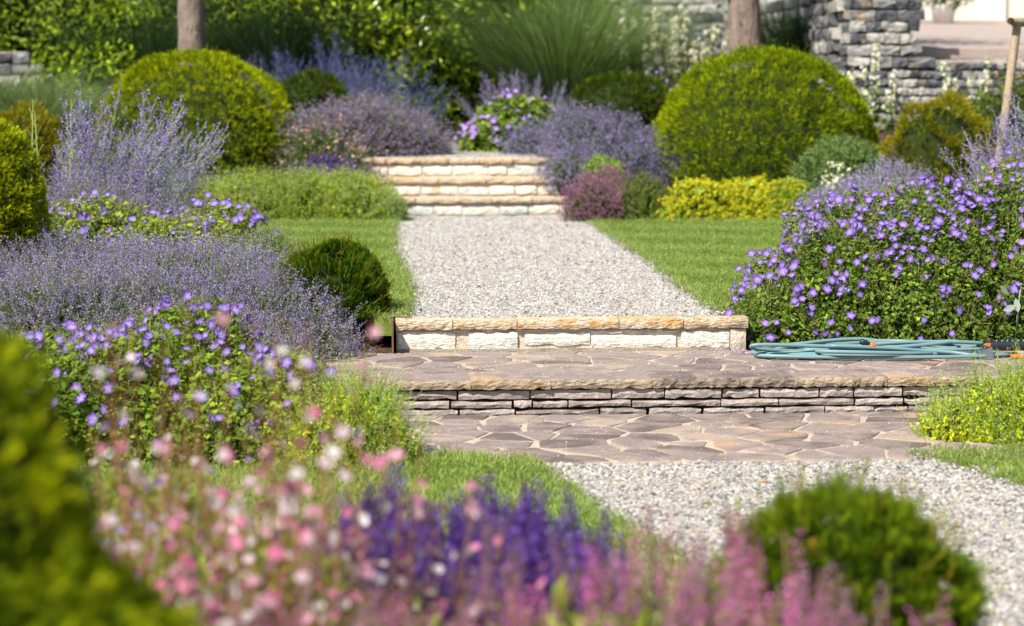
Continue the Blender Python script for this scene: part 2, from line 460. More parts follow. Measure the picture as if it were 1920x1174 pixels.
def gravel(name, poly, z, dens, peb):
    P = np.array(poly); lo, hi = P.min(0), P.max(0)
    n = int(dens * (hi - lo).prod())
    Q = rg.uniform(lo, hi, (n, 2)); Q = Q[inpoly(Q, poly)]
    z0 = z if np.isscalar(z) else z(Q)
    P3 = np.column_stack([Q, np.full(len(Q), 0.) + z0])
    P3[:, 2] += .004 * nz3(P3, 9)
    return scatter(name, P3, rg.uniform(0, 6.28, len(Q)), rg.uniform(.8, 1.15, len(Q)), peb)

def wob(pts, amp=.02, step=.15, seed=0):
    """subdivide an outline and make it wander a little"""
    r = np.random.default_rng(seed); out = []
    n = len(pts)
    for i in range(n):
        p, q = np.array(pts[i], float), np.array(pts[(i + 1) % n], float)
        k = max(1, int(np.linalg.norm(q - p) / step))
        for j in range(k):
            w = p + (q - p) * j / k
            out.append(tuple(w + (r.normal(size=2) * amp if j else 0)))
    return out

path_up = [(.13, 11.93), (1.92, 11.93), (1.9, 13), (1.93, 15.3), (1.93, 19), (1.93, 20.72), (.15, 20.72), (.15, 19.6), (.10, 17), (.13, 15.2), (.19, 13.6), (.15, 12.4)]
sheet('gravel_path_bed', path_up, -.014, 'gravel_bed')
gravel('gravel_path', path_up, -.012, 1500, PEB)
path_top = [(-.3, 21.42), (2.0, 21.42), (1.9, 23.2), (1.55, 25), (1.45, 27), (.75, 27), (.7, 25), (-.3, 23.2)]
sheet('upper_gravel_bed', path_top, .484, 'gravel_bed')
gravel('upper_gravel', path_top, .486, 700, PEB_B)
path_lo = [(.58, 9.32), (2.40, 9.32), (2.42, 9.2), (2.55, 8.73), (2.78, 8.1), (3.0, 7.4), (3.1, 5.5), (1.5, 5.0), (1.3, 6.4), (.98, 7.4), (.87, 7.83), (.724, 8.55), (.62, 9.15)]
sheet('lower_gravel_bed', path_lo, -.334, 'gravel_bed')
gravel('lower_gravel', path_lo, -.332, 1500, PEB_B)

# --- lawns
def tuft(k, n=26, h=.028, rad=.03):
    r = np.random.default_rng(k + 300); a = Acc()
    P = np.column_stack([r.normal(size=(n, 2)) * rad, np.zeros(n)])
    d = norm(np.column_stack([r.normal(size=(n, 2)) * .42, np.ones(n)]))
    L_ = h * r.uniform(.6, 1.3, n); w = r.uniform(.0012, .0021, n)
    side = norm(np.cross(d, r.normal(size=(n, 3))))
    mid = P + d * (L_ * .55)[:, None]; bend = norm(d + r.normal(size=(n, 3)) * .35)
    tip = mid + bend * (L_ * .5)[:, None]
    c = pal([(.085, .135, .016), (.14, .20, .026), (.21, .27, .05), (.30, .32, .11)], n)
    v = np.stack([P - side * w[:, None], P + side * w[:, None], mid + side * w[:, None] * .8, mid - side * w[:, None] * .8, tip], 1)
    f4 = np.array([[0, 1, 2, 3]]) + (np.arange(n) * 5)[:, None]; f3 = np.array([[3, 2, 4]]) + (np.arange(n) * 5)[:, None]
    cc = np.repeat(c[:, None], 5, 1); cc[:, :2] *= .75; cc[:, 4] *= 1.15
    a.add(v.reshape(-1, 3), f4, cc.reshape(-1, 3)); s = a.n
    a.f.append(f3.astype(np.int32)); a.m.append(0)
    return bpy.data.objects.new('tuft', a.mesh('tuft', 'grass'))
TUFT = [tuft(k) for k in range(16)]
TUFT_F = [tuft(k + 80, 34, .018, .03) for k in range(16)]
TUFT_L = [tuft(k + 40, 22, .05, .03) for k in range(8)]
def lawn(name, poly, z, dens, tufts, edge_h=None):
    poly = wob(poly, .012, .12, len(name))
    sheet(name + '_base', poly, z, 'turf_base', .1)
    P = np.array(poly); lo, hi = P.min(0), P.max(0)
    Q = rg.uniform(lo - .02, hi + .02, (int(dens * (hi - lo).prod()), 2)); Q = Q[inpoly(Q, poly)]
    P3 = np.column_stack([Q, np.full(len(Q), z)])
    sc_ = rg.uniform(.75, 1.25, len(Q)) * (1 + .16 * nz3(P3, 3.5, 5))
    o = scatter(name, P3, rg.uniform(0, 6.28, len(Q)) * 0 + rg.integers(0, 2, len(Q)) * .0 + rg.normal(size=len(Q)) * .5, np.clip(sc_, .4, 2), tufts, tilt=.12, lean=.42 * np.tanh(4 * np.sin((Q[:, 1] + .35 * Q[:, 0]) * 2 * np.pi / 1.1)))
    return o
lawn_ul = [(.145, 11.99), (.16, 12.4), (.20, 13.6), (.14, 15.2), (.11, 17), (.16, 19.9), (-1.9, 19.9), (-1.9, 15), (-.6, 12.9), (-.05, 12.2), (-.0, 11.99)]
lawn('lawn_upper_left', lawn_ul, .006, 700, TUFT_F)
lawn_ur = [(1.90, 11.99), (3.2, 11.99), (5.4, 13), (5.4, 19.7), (1.91, 19.7), (1.92, 15.3), (1.88, 13)]
lawn('lawn_upper_right', lawn_ur, .006, 620, TUFT_F)
lawn_ll = [(.63, 9.27), (.735, 8.55), (.88, 7.83), (.99, 7.4), (1.32, 6.4), (1.5, 5), (-1.4, 5), (-1.4, 9.1), (-.3, 9.28), (.10, 9.44), (.30, 9.46), (.48, 9.37)]
lawn('lawn_lower_left', lawn_ll, -.318, 900, TUFT)
lawn_lr = [(2.31, 9.45), (2.43, 9.15), (2.55, 8.73), (2.78, 8.1), (3.0, 7.4), (3.3, 5.5), (5.5, 5.5), (5.5, 9.5), (3, 9.62)]
lawn('lawn_lower_right', lawn_lr, -.322, 800, TUFT)
# longer blades hanging over the lawn edges
def fringe(name, lines, z, n=60):
    Q = []
    for pts in lines:
        for (p, q) in zip(pts[:-1], pts[1:]):
            p, q = np.array(p), np.array(q); k = int(np.linalg.norm(q - p) * n) + 1
            Q.append(p + (q - p) * rg.uniform(0, 1, (k, 1)) + rg.normal(size=(k, 2)) * .026)
    Q = np.concatenate(Q); P3 = np.column_stack([Q, np.full(len(Q), z)])
    scatter(name, P3, rg.uniform(0, 6.28, len(Q)), rg.uniform(.4, 1.0, len(Q)), TUFT_L, tilt=.35)
fringe('lawn_edge_grass', [lawn_ul[0:6], [lawn_ur[0], lawn_ur[6], lawn_ur[5], lawn_ur[4]]], .004)
fringe('lower_lawn_edge_grass', [lawn_ll[8:] + lawn_ll[:4], lawn_lr[:5]], -.32, 80)

# pebbles strayed over the lawn edges
Q = []
for pts in (lawn_ul[0:6], [lawn_ur[0], lawn_ur[6], lawn_ur[5], lawn_ur[4]], lawn_ll[:5], lawn_lr[:5]):
    for (p, q) in zip(pts[:-1], pts[1:]):
        p, q = np.array(p), np.array(q); k = int(np.linalg.norm(q - p) * 26) + 1
        Q.append(np.column_stack([p + (q - p) * rg.uniform(0, 1, (k, 1)) + rg.normal(size=(k, 2)) * .035, np.full(k, .008 if p[1] > 11 else -.316)]))
Q = np.concatenate(Q); scatter('stray_pebbles', Q, rg.uniform(0, 6.28, len(Q)), rg.uniform(.7, 1.1, len(Q)), PEB)
# --- flagstone terraces
def clip(poly, n, d):
    out = []
    m = len(poly)
    for i in range(m):
        p, q = poly[i], poly[(i + 1) % m]
        a_, b_ = p @ n - d, q @ n - d
        if a_ <= 0: out.append(p)
        if a_ * b_ < 0: out.append(p + (q - p) * a_ / (a_ - b_))
    return out

def flag_mesh(poly, z, th, r):
    poly = [np.array(p) for p in poly]; c = sum(poly) / len(poly)
    pts = []
    m = len(poly)
    for i in range(m):
        p, q = poly[i], poly[(i + 1) % m]; L_ = np.linalg.norm(q - p)
        k = max(1, min(4, int(L_ / .09)))
        for j in range(k):
            w = p + (q - p) * j / k
            if j: w = w + r.normal(size=2) * .006
            else: w = w + (c - w) * r.choice([.03, .05, .10, .20], p=[.45, .3, .15, .10])
            pts.append(w)
    n = len(pts); v = []
    tz = r.normal(size=2) * .004; dz = r.uniform(-.002, .002)
    def top(p): return z + dz + (p - c) @ tz
    for p in pts: v.append((p[0] - c[0], p[1] - c[1], z - th))
    for p in pts: v.append((p[0] - c[0], p[1] - c[1], top(p) - .005))
    for p in pts:
        q = p + (c - p) / (np.linalg.norm(c - p) + 1e-6) * .005
        v.append((q[0] - c[0], q[1] - c[1], top(p)))
    fs = [(i, (i + 1) % n, n + (i + 1) % n, n + i) for i in range(n)] + [(n + i, n + (i + 1) % n, 2 * n + (i + 1) % n, 2 * n + i) for i in range(n)]
    fs += [tuple(range(2 * n, 3 * n))]
    me = bpy.data.meshes.new('flagstone'); me.from_pydata([(x, y, zz - z) for x, y, zz in v], [], fs); me.materials.append(M['flag']); me.update()
    return me, (c[0], c[1], z)

def terrace(name, x0, x1, y0, y1, z, sx, sy, seed, clipfn=None):
    r = np.random.default_rng(seed)
    bed = sheet(name, [(x0, y0), (x1, y0), (x1, y1), (x0, y1)], z - .005, 'joint', .12)
    pts = []
    nxx, nyy = int((x1 - x0) / sx), max(2, round((y1 - y0) / sy))
    for j in range(nyy):
        for i in range(nxx + 1):
            pts.append((x0 + (i + .5 * (j % 2) + r.uniform(-.48, .48)) * (x1 - x0) / nxx, y0 + (j + .5 + r.uniform(-.48, .48)) * (y1 - y0) / nyy))
    pts = np.array(pts)
    for i, p in enumerate(pts):
        poly = [np.array(q, float) for q in ((x0, y0 + .006), (x1, y0 + .006), (x1, y1), (x0, y1))]
        dd = np.linalg.norm(pts - p, axis=1)
        for j in np.argsort(dd)[1:16]:
            n = (pts[j] - p) / dd[j]; mid = (pts[j] + p) / 2
            rr = np.random.default_rng(seed * 999 + min(i, j) * 131 + max(i, j))
            poly = clip(poly, n, mid @ n - rr.uniform(.0015, .007))
            if len(poly) < 3: break
        if len(poly) < 3: continue
        A = .5 * abs(sum(poly[k][0] * poly[(k + 1) % len(poly)][1] - poly[(k + 1) % len(poly)][0] * poly[k][1] for k in range(len(poly))))
        if A < .006: continue
        me, c = flag_mesh(poly, z, .04, r)
        link('flagstone', me, bed, c)
    return bed
terrace('flagstone_terrace', -.55, 4.6, 10.97, 11.8, -.160, .31, .14, 3)
terrace('lower_flagstone_terrace', -.12, 4.6, 9.32, 10.64, -.320, .33, .145, 5)

# --- rough stone blocks
def block(x0, x1, y0, y1, z0, z1, nx=5, nz=3, rough=.008, ze=.004, r=None, mats=('rubble',), slot_top=0, slot_front=0, droop=0):
    """a hewn block whose front (y0) face is rough; returns mesh + centre"""
    r = r or np.random.default_rng(1)
    cx, cy, cz = (x0 + x1) / 2, (y0 + y1) / 2, (z0 + z1) / 2
    xs_ = np.linspace(x0, x1, nx + 1); zs_ = np.linspace(z0, z1, nz + 1)
    v = []; ph = r.uniform(0, 6)
    for j, zz in enumerate(zs_):
        for i, xx in enumerate(xs_):
            ex = i in (0, nx); ez = j in (0, nz)
            y = y0 + rough * (.8 * math.sin(xx * 41 + ph + j * 1.1) + .5 * math.sin(xx * 97 + ph * 3 - j) + r.normal() * .35) + (0 if droop else .3 * rough + .002) * ex + (.45 * rough + .003) * ez
            x = xx + (0 if ex else r.normal() * (x1 - x0) / nx * .15) + (r.uniform(0, .001 if droop else .003) * (1 if i == 0 else -1) if ex else 0)
            dz = 0
            if j == nz: dz = -abs(r.normal() * ze)
            if j == 0: dz = abs(r.normal() * ze) - droop * abs(math.sin(i * .9 + ph))
            v.append((x - cx, y - cy, zz + dz + (0 if ez else r.normal() * .003) - cz))
    W = nx + 1; b = len(v)
    for i, xx in enumerate(xs_): v.append((xx - cx, y1 - cy, z1 - cz + v[nz * W + i][2] - (z1 - cz)))
    for i, xx in enumerate(xs_): v.append((xx - cx, y1 - cy, v[i][2]))
    fs = []; mi = []
    for j in range(nz):
        for i in range(nx):
            fs.append((j * W + i, j * W + i + 1, (j + 1) * W + i + 1, (j + 1) * W + i)); mi.append(slot_front)
    for i in range(nx):
        fs.append((nz * W + i, nz * W + i + 1, b + i + 1, b + i)); mi.append(slot_top)
        fs.append((i + 1, i, b + W + i, b + W + i + 1)); mi.append(slot_front)
    fs.append(tuple([j * W for j in range(nz + 1)] + [b, b + W])); mi.append(slot_front)
    fs.append(tuple([j * W + nx for j in range(nz, -1, -1)] + [b + W + nx, b + nx])); mi.append(slot_front)
    fs.append((b + nx, b, b + W, b + W + nx)) if False else None
    me = bpy.data.meshes.new('stone'); me.from_pydata(v, [], fs)
    for m in mats: me.materials.append(M[m])
    me.polygons.foreach_set('material_index', mi); me.update()
    return me, (cx, cy, cz)

def mortar_box(name, x0, x1, y0, y1, z0, z1, mat, parent):
    a = Acc()
    v = [(x, y, z) for z in (z0, z1) for y in (y0, y1) for x in (x0, x1)]
    a.add(v, [(0, 1, 5, 4), (1, 3, 7, 5), (3, 2, 6, 7), (2, 0, 4, 6), (4, 5, 7, 6), (2, 3, 1, 0)], (.5, .4, .3))
    return a.build(name, mat, parent)

# lower step: dry-laid rubble riser with ochre-edged cap stones
r = np.random.default_rng(21)
PX = lambda p: .094 + (p - 740) * .002574
st = empty('rubble_step', (1.5, 10.70, -.32), 'long low step of stacked mauve rubble under tan cap stones, joining the two flagstone terraces', 'step')
mortar_box('backing', -1.9, 4.6, 10.76, 10.965, -.36, -.215, 'soil', st)
def extend(b, lo, hi, w):
    b = list(b)
    while b[0] > lo: b.insert(0, b[0] - r.uniform(.7, 1.3) * w)
    while b[-1] < hi: b.append(b[-1] + r.uniform(.7, 1.3) * w)
    return b
caps = extend([PX(p) for p in (715, 880, 1027, 1215, 1300, 1378, 1480, 1592, 1655, 1785, 1900)], -1.8, 4.4, .35)
for x0, x1 in zip(caps[:-1], caps[1:]):
    me, c = block(x0, x1, 10.686 + r.uniform(-.005, .004), 10.966, -.201, -.157 + r.uniform(-.002, .002), 14, 3, .0035, .002, r, ('flag', 'cap_tan'), 0, 1, .007)
    link('cap_stone', me, st, c)
rows = [([720, 856, 990, 1141, 1240, 1346, 1418, 1529, 1594, 1686, 1760], -.257, -.207),
        ([720, 842, 958, 995, 1060, 1179, 1345, 1453, 1596, 1689, 1765], -.298, -.2585),
        ([740, 858, 963, 1118, 1209, 1311, 1428, 1541, 1633, 1697, 1780], -.338, -.2995)]
for bs, z0, z1 in rows:
    bb = extend([PX(p) for p in bs], -1.8, 4.4, .27)
    for x0, x1 in zip(bb[:-1], bb[1:]):
        g = r.uniform(.001, .007)
        me, c = block(x0 + g, x1 - g, 10.700 + r.uniform(-.006, .012), 10.9, z0 + r.uniform(0, .001), z1 - r.uniform(0, .006), 6, 2, .003, .004, r, ('rubble',))
        link('stone', me, st, c)

# upper step: white quartzite riser set in mortar
PW_ = lambda p: .111 + (p - 742) * .002826
st = empty('white_stone_step', (1.03, 11.84, -.16), 'near white quartzite step with ochre capping below the long gravel path', 'step')
mortar_box('mortar', .115, 1.955, 11.852, 12.0, -.2, -.05, 'mortar', st)
for px0, px1 in ((742, 847), (848, 966), (967, 1156), (1157, 1276), (1277, 1398)):
    me, c = block(PW_(px0), PW_(px1), 11.822 + r.uniform(-.003, .003), 11.95, -.043, .006 + r.uniform(-.003, .002), 12, 3, .003, .0015, r, ('flag', 'cap_orange'), 1, 1, .006)
    link('cap_stone', me, st, c)
for px0, px1, za, zb in ((746, 853, .004, .105), (877, 968, .0, .103), (981, 1103, .018, .10), (1104, 1200, .088, .106), (1202, 1268, .090, .104), (1106, 1264, .006, .082), (1273, 1364, .008, .104), (746, 800, .108, .112)):
    if zb - za < .01: continue
    me, c = block(PW_(px0), PW_(px1), 11.839 + r.uniform(-.004, .003), 11.95, -.16 + za, -.16 + zb, 8, 3, .0016, .008, r, ('white_stone',))
    link('stone', me, st, c)
me, c = block(1.872, 1.957, 11.835, 12.0, -.17, -.053, 3, 3, .003, .002, r, ('mortar',)); link('end_post', me, st, c)
mortar_box('mortar_base', .12, 1.87, 11.834, 11.851, -.17, -.148, 'dark_mortar', st)  # darker mottled mortar strip along the foot of the riser
tag(mortar_box('metal_edging', .092, .099, 11.74, 12.5, -.2, .012, 'rust', None), 'thin rusty steel edging strip at the left end of the near white step', 'edging')

# far flight of three white steps
for k, (yf, zt, xa, xb, word) in enumerate(((20.68, .165, .0, 1.95, 'bottom'), (21.02, .33, -.12, 2.0, 'middle'), (21.34, .5, -.15, 2.1, 'top'))):
    st = empty('white_stone_step', (1., yf, zt - .165), word + ' step of the far flight of three pale stone steps with orange capping', 'step', 'far flight of pale stone steps')
    mortar_box('mortar', xa, xb, yf + .015, yf + .36, zt - .18, zt - .052, 'mortar', st)
    x = xa
    while x < xb - .05:
        w = min(r.uniform(.25, .5), xb - x)
        me, c = block(x + .003, x + w - .003, yf - .018 + r.uniform(-.006, .006), yf + .33, zt - .042, zt + r.uniform(-.003, .003), 6, 2, .005, .002, r, ('flag', 'cap_orange'), 1, 1, .006)
        link('cap_stone', me, st, c); x += w
    x = xa + .01
    while x < xb - .08:
        w = min(r.uniform(.14, .36), xb - x - .005)
        me, c = block(x + .006, x + w - .006, yf + r.uniform(-.004, .006), yf + .12, zt - .165 + r.uniform(.004, .016), zt - .062 - r.uniform(0, .014), 4, 3, .003, .005, r, ('white_stone',))
        link('stone', me, st, c); x += w

# ------------------------------------------------------------------ stone walls, house and patio at the back right
def rubble_wall(name, label, p0, p1, th, z0, z1, sx, sz, cat_='wall', z1b=None, maxn=300, side=0):
    """dry-stone wall running p0->p1; its outer face looks to the right-hand side of that direction"""
    p0 = np.array(p0, float); p1 = np.array(p1, float); L_ = np.linalg.norm(p1 - p0)
    root = empty(name, (*p0, z0), label, cat_)
    ang = math.atan2(*(p1 - p0)[::-1])
    z1b = z1 if z1b is None else z1b
    a = Acc()
    d = (p1 - p0) / L_; nrm = np.array([-d[1], d[0]])
    q = []
    for t, zt in ((0, z1), (L_, z1b)):
        for s in (.05, th):
            for zz in (z0 - .2, zt - .1):
                q.append((*(p0 + d * t + nrm * s), zz))
    a.add(q, [(0, 4, 5, 1), (2, 3, 7, 6), (1, 5, 7, 3), (0, 1, 3, 2), (4, 6, 7, 5)], (.1, .1, .1))
    a.build('wall_core', 'rubble', root)
    nrow = int((max(z1, z1b) - z0) / sz); cnt = 0
    pool = []
    for k in range(28):
        w = sx * r.uniform(.6, 1.6)
        me, c = block(-w / 2, w / 2, -.06, .06, -sz / 2, sz / 2, 3, 3, .008, .007, r, ('grey_stone',)); pool.append((w, me))
    for j in range(nrow):
        x = r.uniform(-.05, 0)
        while x < L_:
            w, me = pool[r.integers(len(pool))]
            zt = z1 + (z1b - z1) * x / L_
            zz = z0 + (j + .5) * sz + r.uniform(-.006, .006)
            if zz < zt - sz * .2 and cnt < maxn:
                o = link('stone', me, root, (*(p0 + d * (x + w / 2) + nrm * .0), zz))
                o.rotation_euler = (r.uniform(-.08, .08), r.uniform(-.09, .09), ang + r.uniform(-.08, .08))
                o.scale = (.96, 1, r.uniform(.82, .98)); cnt += 1
            x += w
        x = .02
        while side and x < th:
            w, me = pool[r.integers(len(pool))]
            o = link('stone', me, root, (*(p0 + nrm * (x + w / 2)), z0 + (j + .5) * sz)); o.rotation_euler = (r.uniform(-.08, .08), r.uniform(-.09, .09), ang + math.pi * 1.5); o.scale = (.96, 1, .9); x += w
    return root
rubble_wall('retaining_wall', 'low sunlit grey dry-stone retaining wall behind the right clipped dome', (4.62, 23.42), (8.6, 23.42), .3, .62, 1.50, .11, .088, z1b=1.60)
rubble_wall('stone_pillar', 'tall square grey stone pillar rising where the low wall begins', (4.92, 23.40), (5.56, 23.40), 1.7, 1.35, 2.6, .20, .12, 'pillar', side=1)
rubble_wall('garden_wall', 'shaded grey stone wall running back behind the right tree trunk', (5.3, 33), (4.85, 23.75), .3, .8, 2.25, .42, .14)
rubble_wall('garden_wall', 'pale far stone wall glimpsed through white flowers left of the right tree trunk', (2.6, 33.5), (5.0, 33.5), .3, 1.0, 2.8, .26, .13)
rubble_wall('garden_wall', 'short pale stone wall showing through greenery at the upper left edge', (-5.2, 26.5), (-3.95, 26.5), .3, .5, 1.64, .24, .13)

sheet_v = [(5.57, 23.8, 1.55), (16, 23.8, 1.55), (16, 42, 2.30), (5.57, 42, 2.30)]
a = Acc(); a.add(sheet_v + [(x, y, z - .3) for x, y, z in sheet_v], [(0, 1, 2, 3), (0, 4, 5, 1), (3, 7, 4, 0), (1, 5, 6, 2)], (.5, .4, .4))
tag(a.build('patio', 'patio'), kind='structure')

def box(a, x0, x1, y0, y1, z0, z1, c=(.5, .5, .5), mi=0):
    v = [(x, y, z) for z in (z0, z1) for y in (y0, y1) for x in (x0, x1)]
    a.add(v, [(0, 1, 5, 4), (1, 3, 7, 5), (3, 2, 6, 7), (2, 0, 4, 6), (4, 5, 7, 6), (2, 3, 1, 0)], c, mi)

hs = empty('house', (11, 42.2, 2.2), 'cream rendered house with dark glazing behind the patio at the upper right', 'house')
a = Acc(); box(a, 9.9, 16, 42.0, 48, 2.0, 5.6); a.build('wall', 'render_wall', hs)
a = Acc(); box(a, 8.3, 9.896, 42.4, 48, 2.0, 5.6); a.build('side_wall', 'render_wall', hs)
for x0, x1 in ((8.45, 9.05), (9.15, 9.8)):
    a = Acc(); box(a, x0, x1, 42.33, 42.397, 2.32, 4.6); w = a.build('window', 'glass', hs)
    a = Acc(); box(a, x0 - .05, x0, 42.3, 42.39, 2.30, 4.65); box(a, x1, x1 + .04, 42.3, 42.39, 2.30, 4.65); a.build('frame', 'dark_plastic', w)
a = Acc(); box(a, 11.3, 11.7, 41.9, 41.996, 2.05, 4.8); a.build('door_frame', 'white_paint', hs)
a = Acc(); box(a, 8.2, 16.2, 41.5, 48.2, 5.6, 5.8); a.build('roof', 'white_paint', hs)

def lathe(prof, n=20):
    th = np.linspace(0, 2 * np.pi, n, endpoint=False)
    v = np.array([(rr * math.cos(t), rr * math.sin(t), z) for rr, z in prof for t in th])
    f = [(j * n + i, j * n + (i + 1) % n, (j + 1) * n + (i + 1) % n, (j + 1) * n + i) for j in range(len(prof) - 1) for i in range(n)]
    return v, np.array(f)

def pot(x, y, z, rr, h, mat, label, plant):
    o = empty('plant_pot', (x, y, z), label, 'plant pot')
    v, f = lathe([(0, .02), (rr * .8, .02), (rr * .86, 0), (rr, h * .92), (rr * 1.05, h), (rr * .95, h), (rr * .93, h * .9), (0, h * .88)])
    a = Acc(); a.add(v + np.array([x, y, z]), f, (.5,) * 3); a.build('pot', mat, o, True)
    if plant:
        P, N_ = mound([(x, y, z + h + .45, .5, .4, .38)], 1500, .2, 4, -1)
        P = P + rg.normal(size=P.shape) * .08
        a = Acc(); a.inst(LEAF2, P, orient(N_ + rg.normal(size=N_.shape)), rg.uniform(.05, .1, len(P)), pal([(.03, .05, .012), (.08, .11, .03), (.13, .16, .04)], len(P)))
        a.build('foliage', 'leaf', o, stuff=True)
        t = Acc(); v, f = lathe([(.05, 0), (.035, h + .4)], 8); t.add(v + np.array([x, y, z + .02]), f, (.1, .08, .05)); t.build('stem', 'bark', o)
    return o
pot(9.55, 38, 2.14, .2, .30, 'white_paint', 'round white planter standing by the house wall at the top right', True)
pot(9.05, 38.4, 2.16, .24, .36, 'dark_plastic', 'large dark planter beside the white planter', True)
pot(8.5, 38.5, 2.16, .20, .3, 'dark_plastic', 'smaller dark planter, leftmost in front of the glazing', False)

# ------------------------------------------------------------------ trees
def tube(a, pts, rad, n=10, c=(.2, .15, .1)):
    pts = np.asarray(pts, float); rad = np.asarray(rad, float)
    if rad.ndim == 0: rad = np.full(len(pts), float(rad))
    tg = norm(np.gradient(pts, axis=0)); up = np.array([.3, .2, .9]); 
    if abs(tg[0] @ norm(up)) > .95: up = np.array([1., 0, 0])
    vs = []
    for p, t, rr in zip(pts, tg, rad):
        x = norm(np.cross(up, t)); y = np.cross(t, x); up = y if abs(t @ up) > .97 else up
        th = np.linspace(0, 2 * np.pi, n, endpoint=False)
        vs.append(p + rr * (np.cos(th)[:, None] * x + np.sin(th)[:, None] * y))
    v = np.concatenate(vs); m = len(pts)
    f = [(j * n + i, j * n + (i + 1) % n, (j + 1) * n + (i + 1) % n, (j + 1) * n + i) for j in range(m - 1) for i in range(n)]
    if np.ndim(c) == 2: a.add(v, f, np.tile(c, (m, 1)))
    else: a.add(v, f, c)

def tree(x, y, rad, label, lean=(0, 0), crown=(2.6, 2.2, 1.5), zc=4.2, n=9000, cols=((.04, .07, .012), (.09, .14, .025), (.14, .2, .04)), group=None, name='tree', leaf=.07):
    z = gz(x, y); o = empty(name, (x, y, z), label, 'tree', group)
    a = Acc(); t = np.linspace(0, 1, 14); H_ = zc - z
    P = np.column_stack([x + lean[0] * t + .03 * np.sin(5 * t), y + lean[1] * t, z - .1 + H_ * t])
    tube(a, P, rad * (1.15 - .5 * t + .35 * np.exp(-t * 18)), 16)
    v = a.v[0]; a.v[0] = v + (norm(v - np.repeat(P, 16, 0)) * (nz3(v * np.array([1, 1, .4]), 14) * .06 * rad)[:, None]); a.build('trunk', 'bark', o, True)
    a = Acc(); ends = []
    for k in range(9):
        az = k * 2.4; s = P[8 + k % 6]; e = np.array([x + math.cos(az) * crown[0] * .7, y + math.sin(az) * crown[1] * .7, zc + rg.uniform(-.5, .9) * crown[2]])
        tt = np.linspace(0, 1, 6)[:, None]; q = s + (e - s) * tt + np.array([0, 0, .35]) * np.sin(tt * 3.1)
        tube(a, q, rad * np.linspace(.4, .08, 6), 6); ends.append(e)
    a.build('limb', 'bark', o, True)
    a = Acc()
    cs = np.array(ends + [e * .5 + np.array([x, y, zc]) * .5 for e in ends] + [[x, y, zc + crown[2]]])
    cs = np.concatenate([cs, cs + rg.normal(size=cs.shape) * .5])
    ci = rg.integers(0, len(cs), n); Q = cs[ci] + rg.normal(size=(n, 3)) * np.array([.42, .42, .26])
    Q = Q[Q[:, 2] > zc - 1.35]
    a.inst(LEAF2, Q, orient(rg.normal(size=Q.shape) + [0, 0, .2]), rg.uniform(.7, 1.3, len(Q)) * leaf * 1.4, pal(cols, len(Q), clump=nz3(Q, 2)))
    a.build('crown', 'leaf', o, stuff=True)
    return o
tree(-1.95, 24.6, .15, 'straight grey-brown tree trunk rising behind the left clipped dome', (0, 0), (2.2, 1.8, 1.2), 4.7, 4200)
tree(4.02, 24.6, .175, 'sunlit thick tree trunk rising behind the right clipped dome', (-.12, 0), (2.0, 1.8, 1.2), 4.7, 4500)
tree(5.1, 17.2, .06, 'slim brown young tree beside the leaning wooden stake at the right edge', (.0, 0), (.8, .8, .7), 3.9, 2500, leaf=.06)

# ------------------------------------------------------------------ clipped yews and conifers
YEW = [(.022, .042, .003), (.095, .13, .005), (.21, .24, .008), (.34, .345, .012)]
def yew(name, label, ells, n, size, cols=YEW, amp=.05, freq=3.5, p=2.0, group=None, tmpl=SPRIGS, up=.45, long=0, gap=-.42, lo=-.55, cat_='shrub', zc=None, seed=0, jit=.3, cs=.86):
    e0 = ells[0]; o = empty(name, (e0[0], e0[1], gz(e0[0], e0[1]) if zc is None else zc), label, cat_, group)
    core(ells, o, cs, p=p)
    P, N_ = mound(ells, n, amp, freq, lo, p, seed)
    # fine clumping: gaps between tufts show the dark core added inside
    cl = nz3(P, 21, seed + 1); keep = cl > gap; P, N_, cl = P[keep], N_[keep], cl[keep]
    P = P + N_ * (rg.uniform(-1, .25, len(P)) * size * .9 + cl * size * .6)[:, None]
    d = norm(N_ + [0, 0, up] + rg.normal(size=P.shape) * .45)
    C = pal(cols, len(P), clump=cl * .9 + nz3(P, 3, seed + 2) * .45, jit=jit * .5)
    brown = rg.uniform(size=len(P)) < .02; C[brown] = (.20, .12, .03)
    a = Acc(); k = rg.integers(0, len(tmpl), len(P))
    S = size * rg.uniform(.75, 1.3, len(P))
    for i, t in enumerate(tmpl):
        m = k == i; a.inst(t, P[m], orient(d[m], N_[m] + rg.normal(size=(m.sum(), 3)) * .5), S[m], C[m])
    if long:
        Q, NQ = mound(ells, long, amp, freq, lo + .3, p, seed)
        d = norm(NQ * .7 + [0, 0, .8] + rg.normal(size=Q.shape) * .25)
        C = pal([(.07, .11, .012), (.12, .16, .018), (.16, .16, .03), (.17, .09, .035)], len(Q))
        for q in range(4):
            a.inst(tmpl[0], Q + d * size * (.3 + .55 * q), orient(d), size * .62, C)
    a.build('foliage', 'needle', o, stuff=True)
    return o
yew('yew_dome', 'large clipped golden-green yew dome left of the far steps, a tree trunk behind its top', [(-1.69, 22.1, .48, .95, .92, 1.01)], 32000, .038, p=2.1, group='big clipped yew domes', zc=.3, seed=1, long=240)
yew('yew_dome', 'large clipped golden-green yew dome right of the far steps, beside the stone wall', [(3.74, 21.7, .44, 1.05, 1.03, 1.06)], 39000, .038, p=2.1, group='big clipped yew domes', zc=.2, seed=2, long=280, cols=[(.02, .042, .003), (.085, .125, .005), (.185, .225, .008), (.30, .315, .012)])
GREEN = [(.009, .024, .005), (.022, .050, .009), (.045, .085, .012), (.09, .135, .02)]
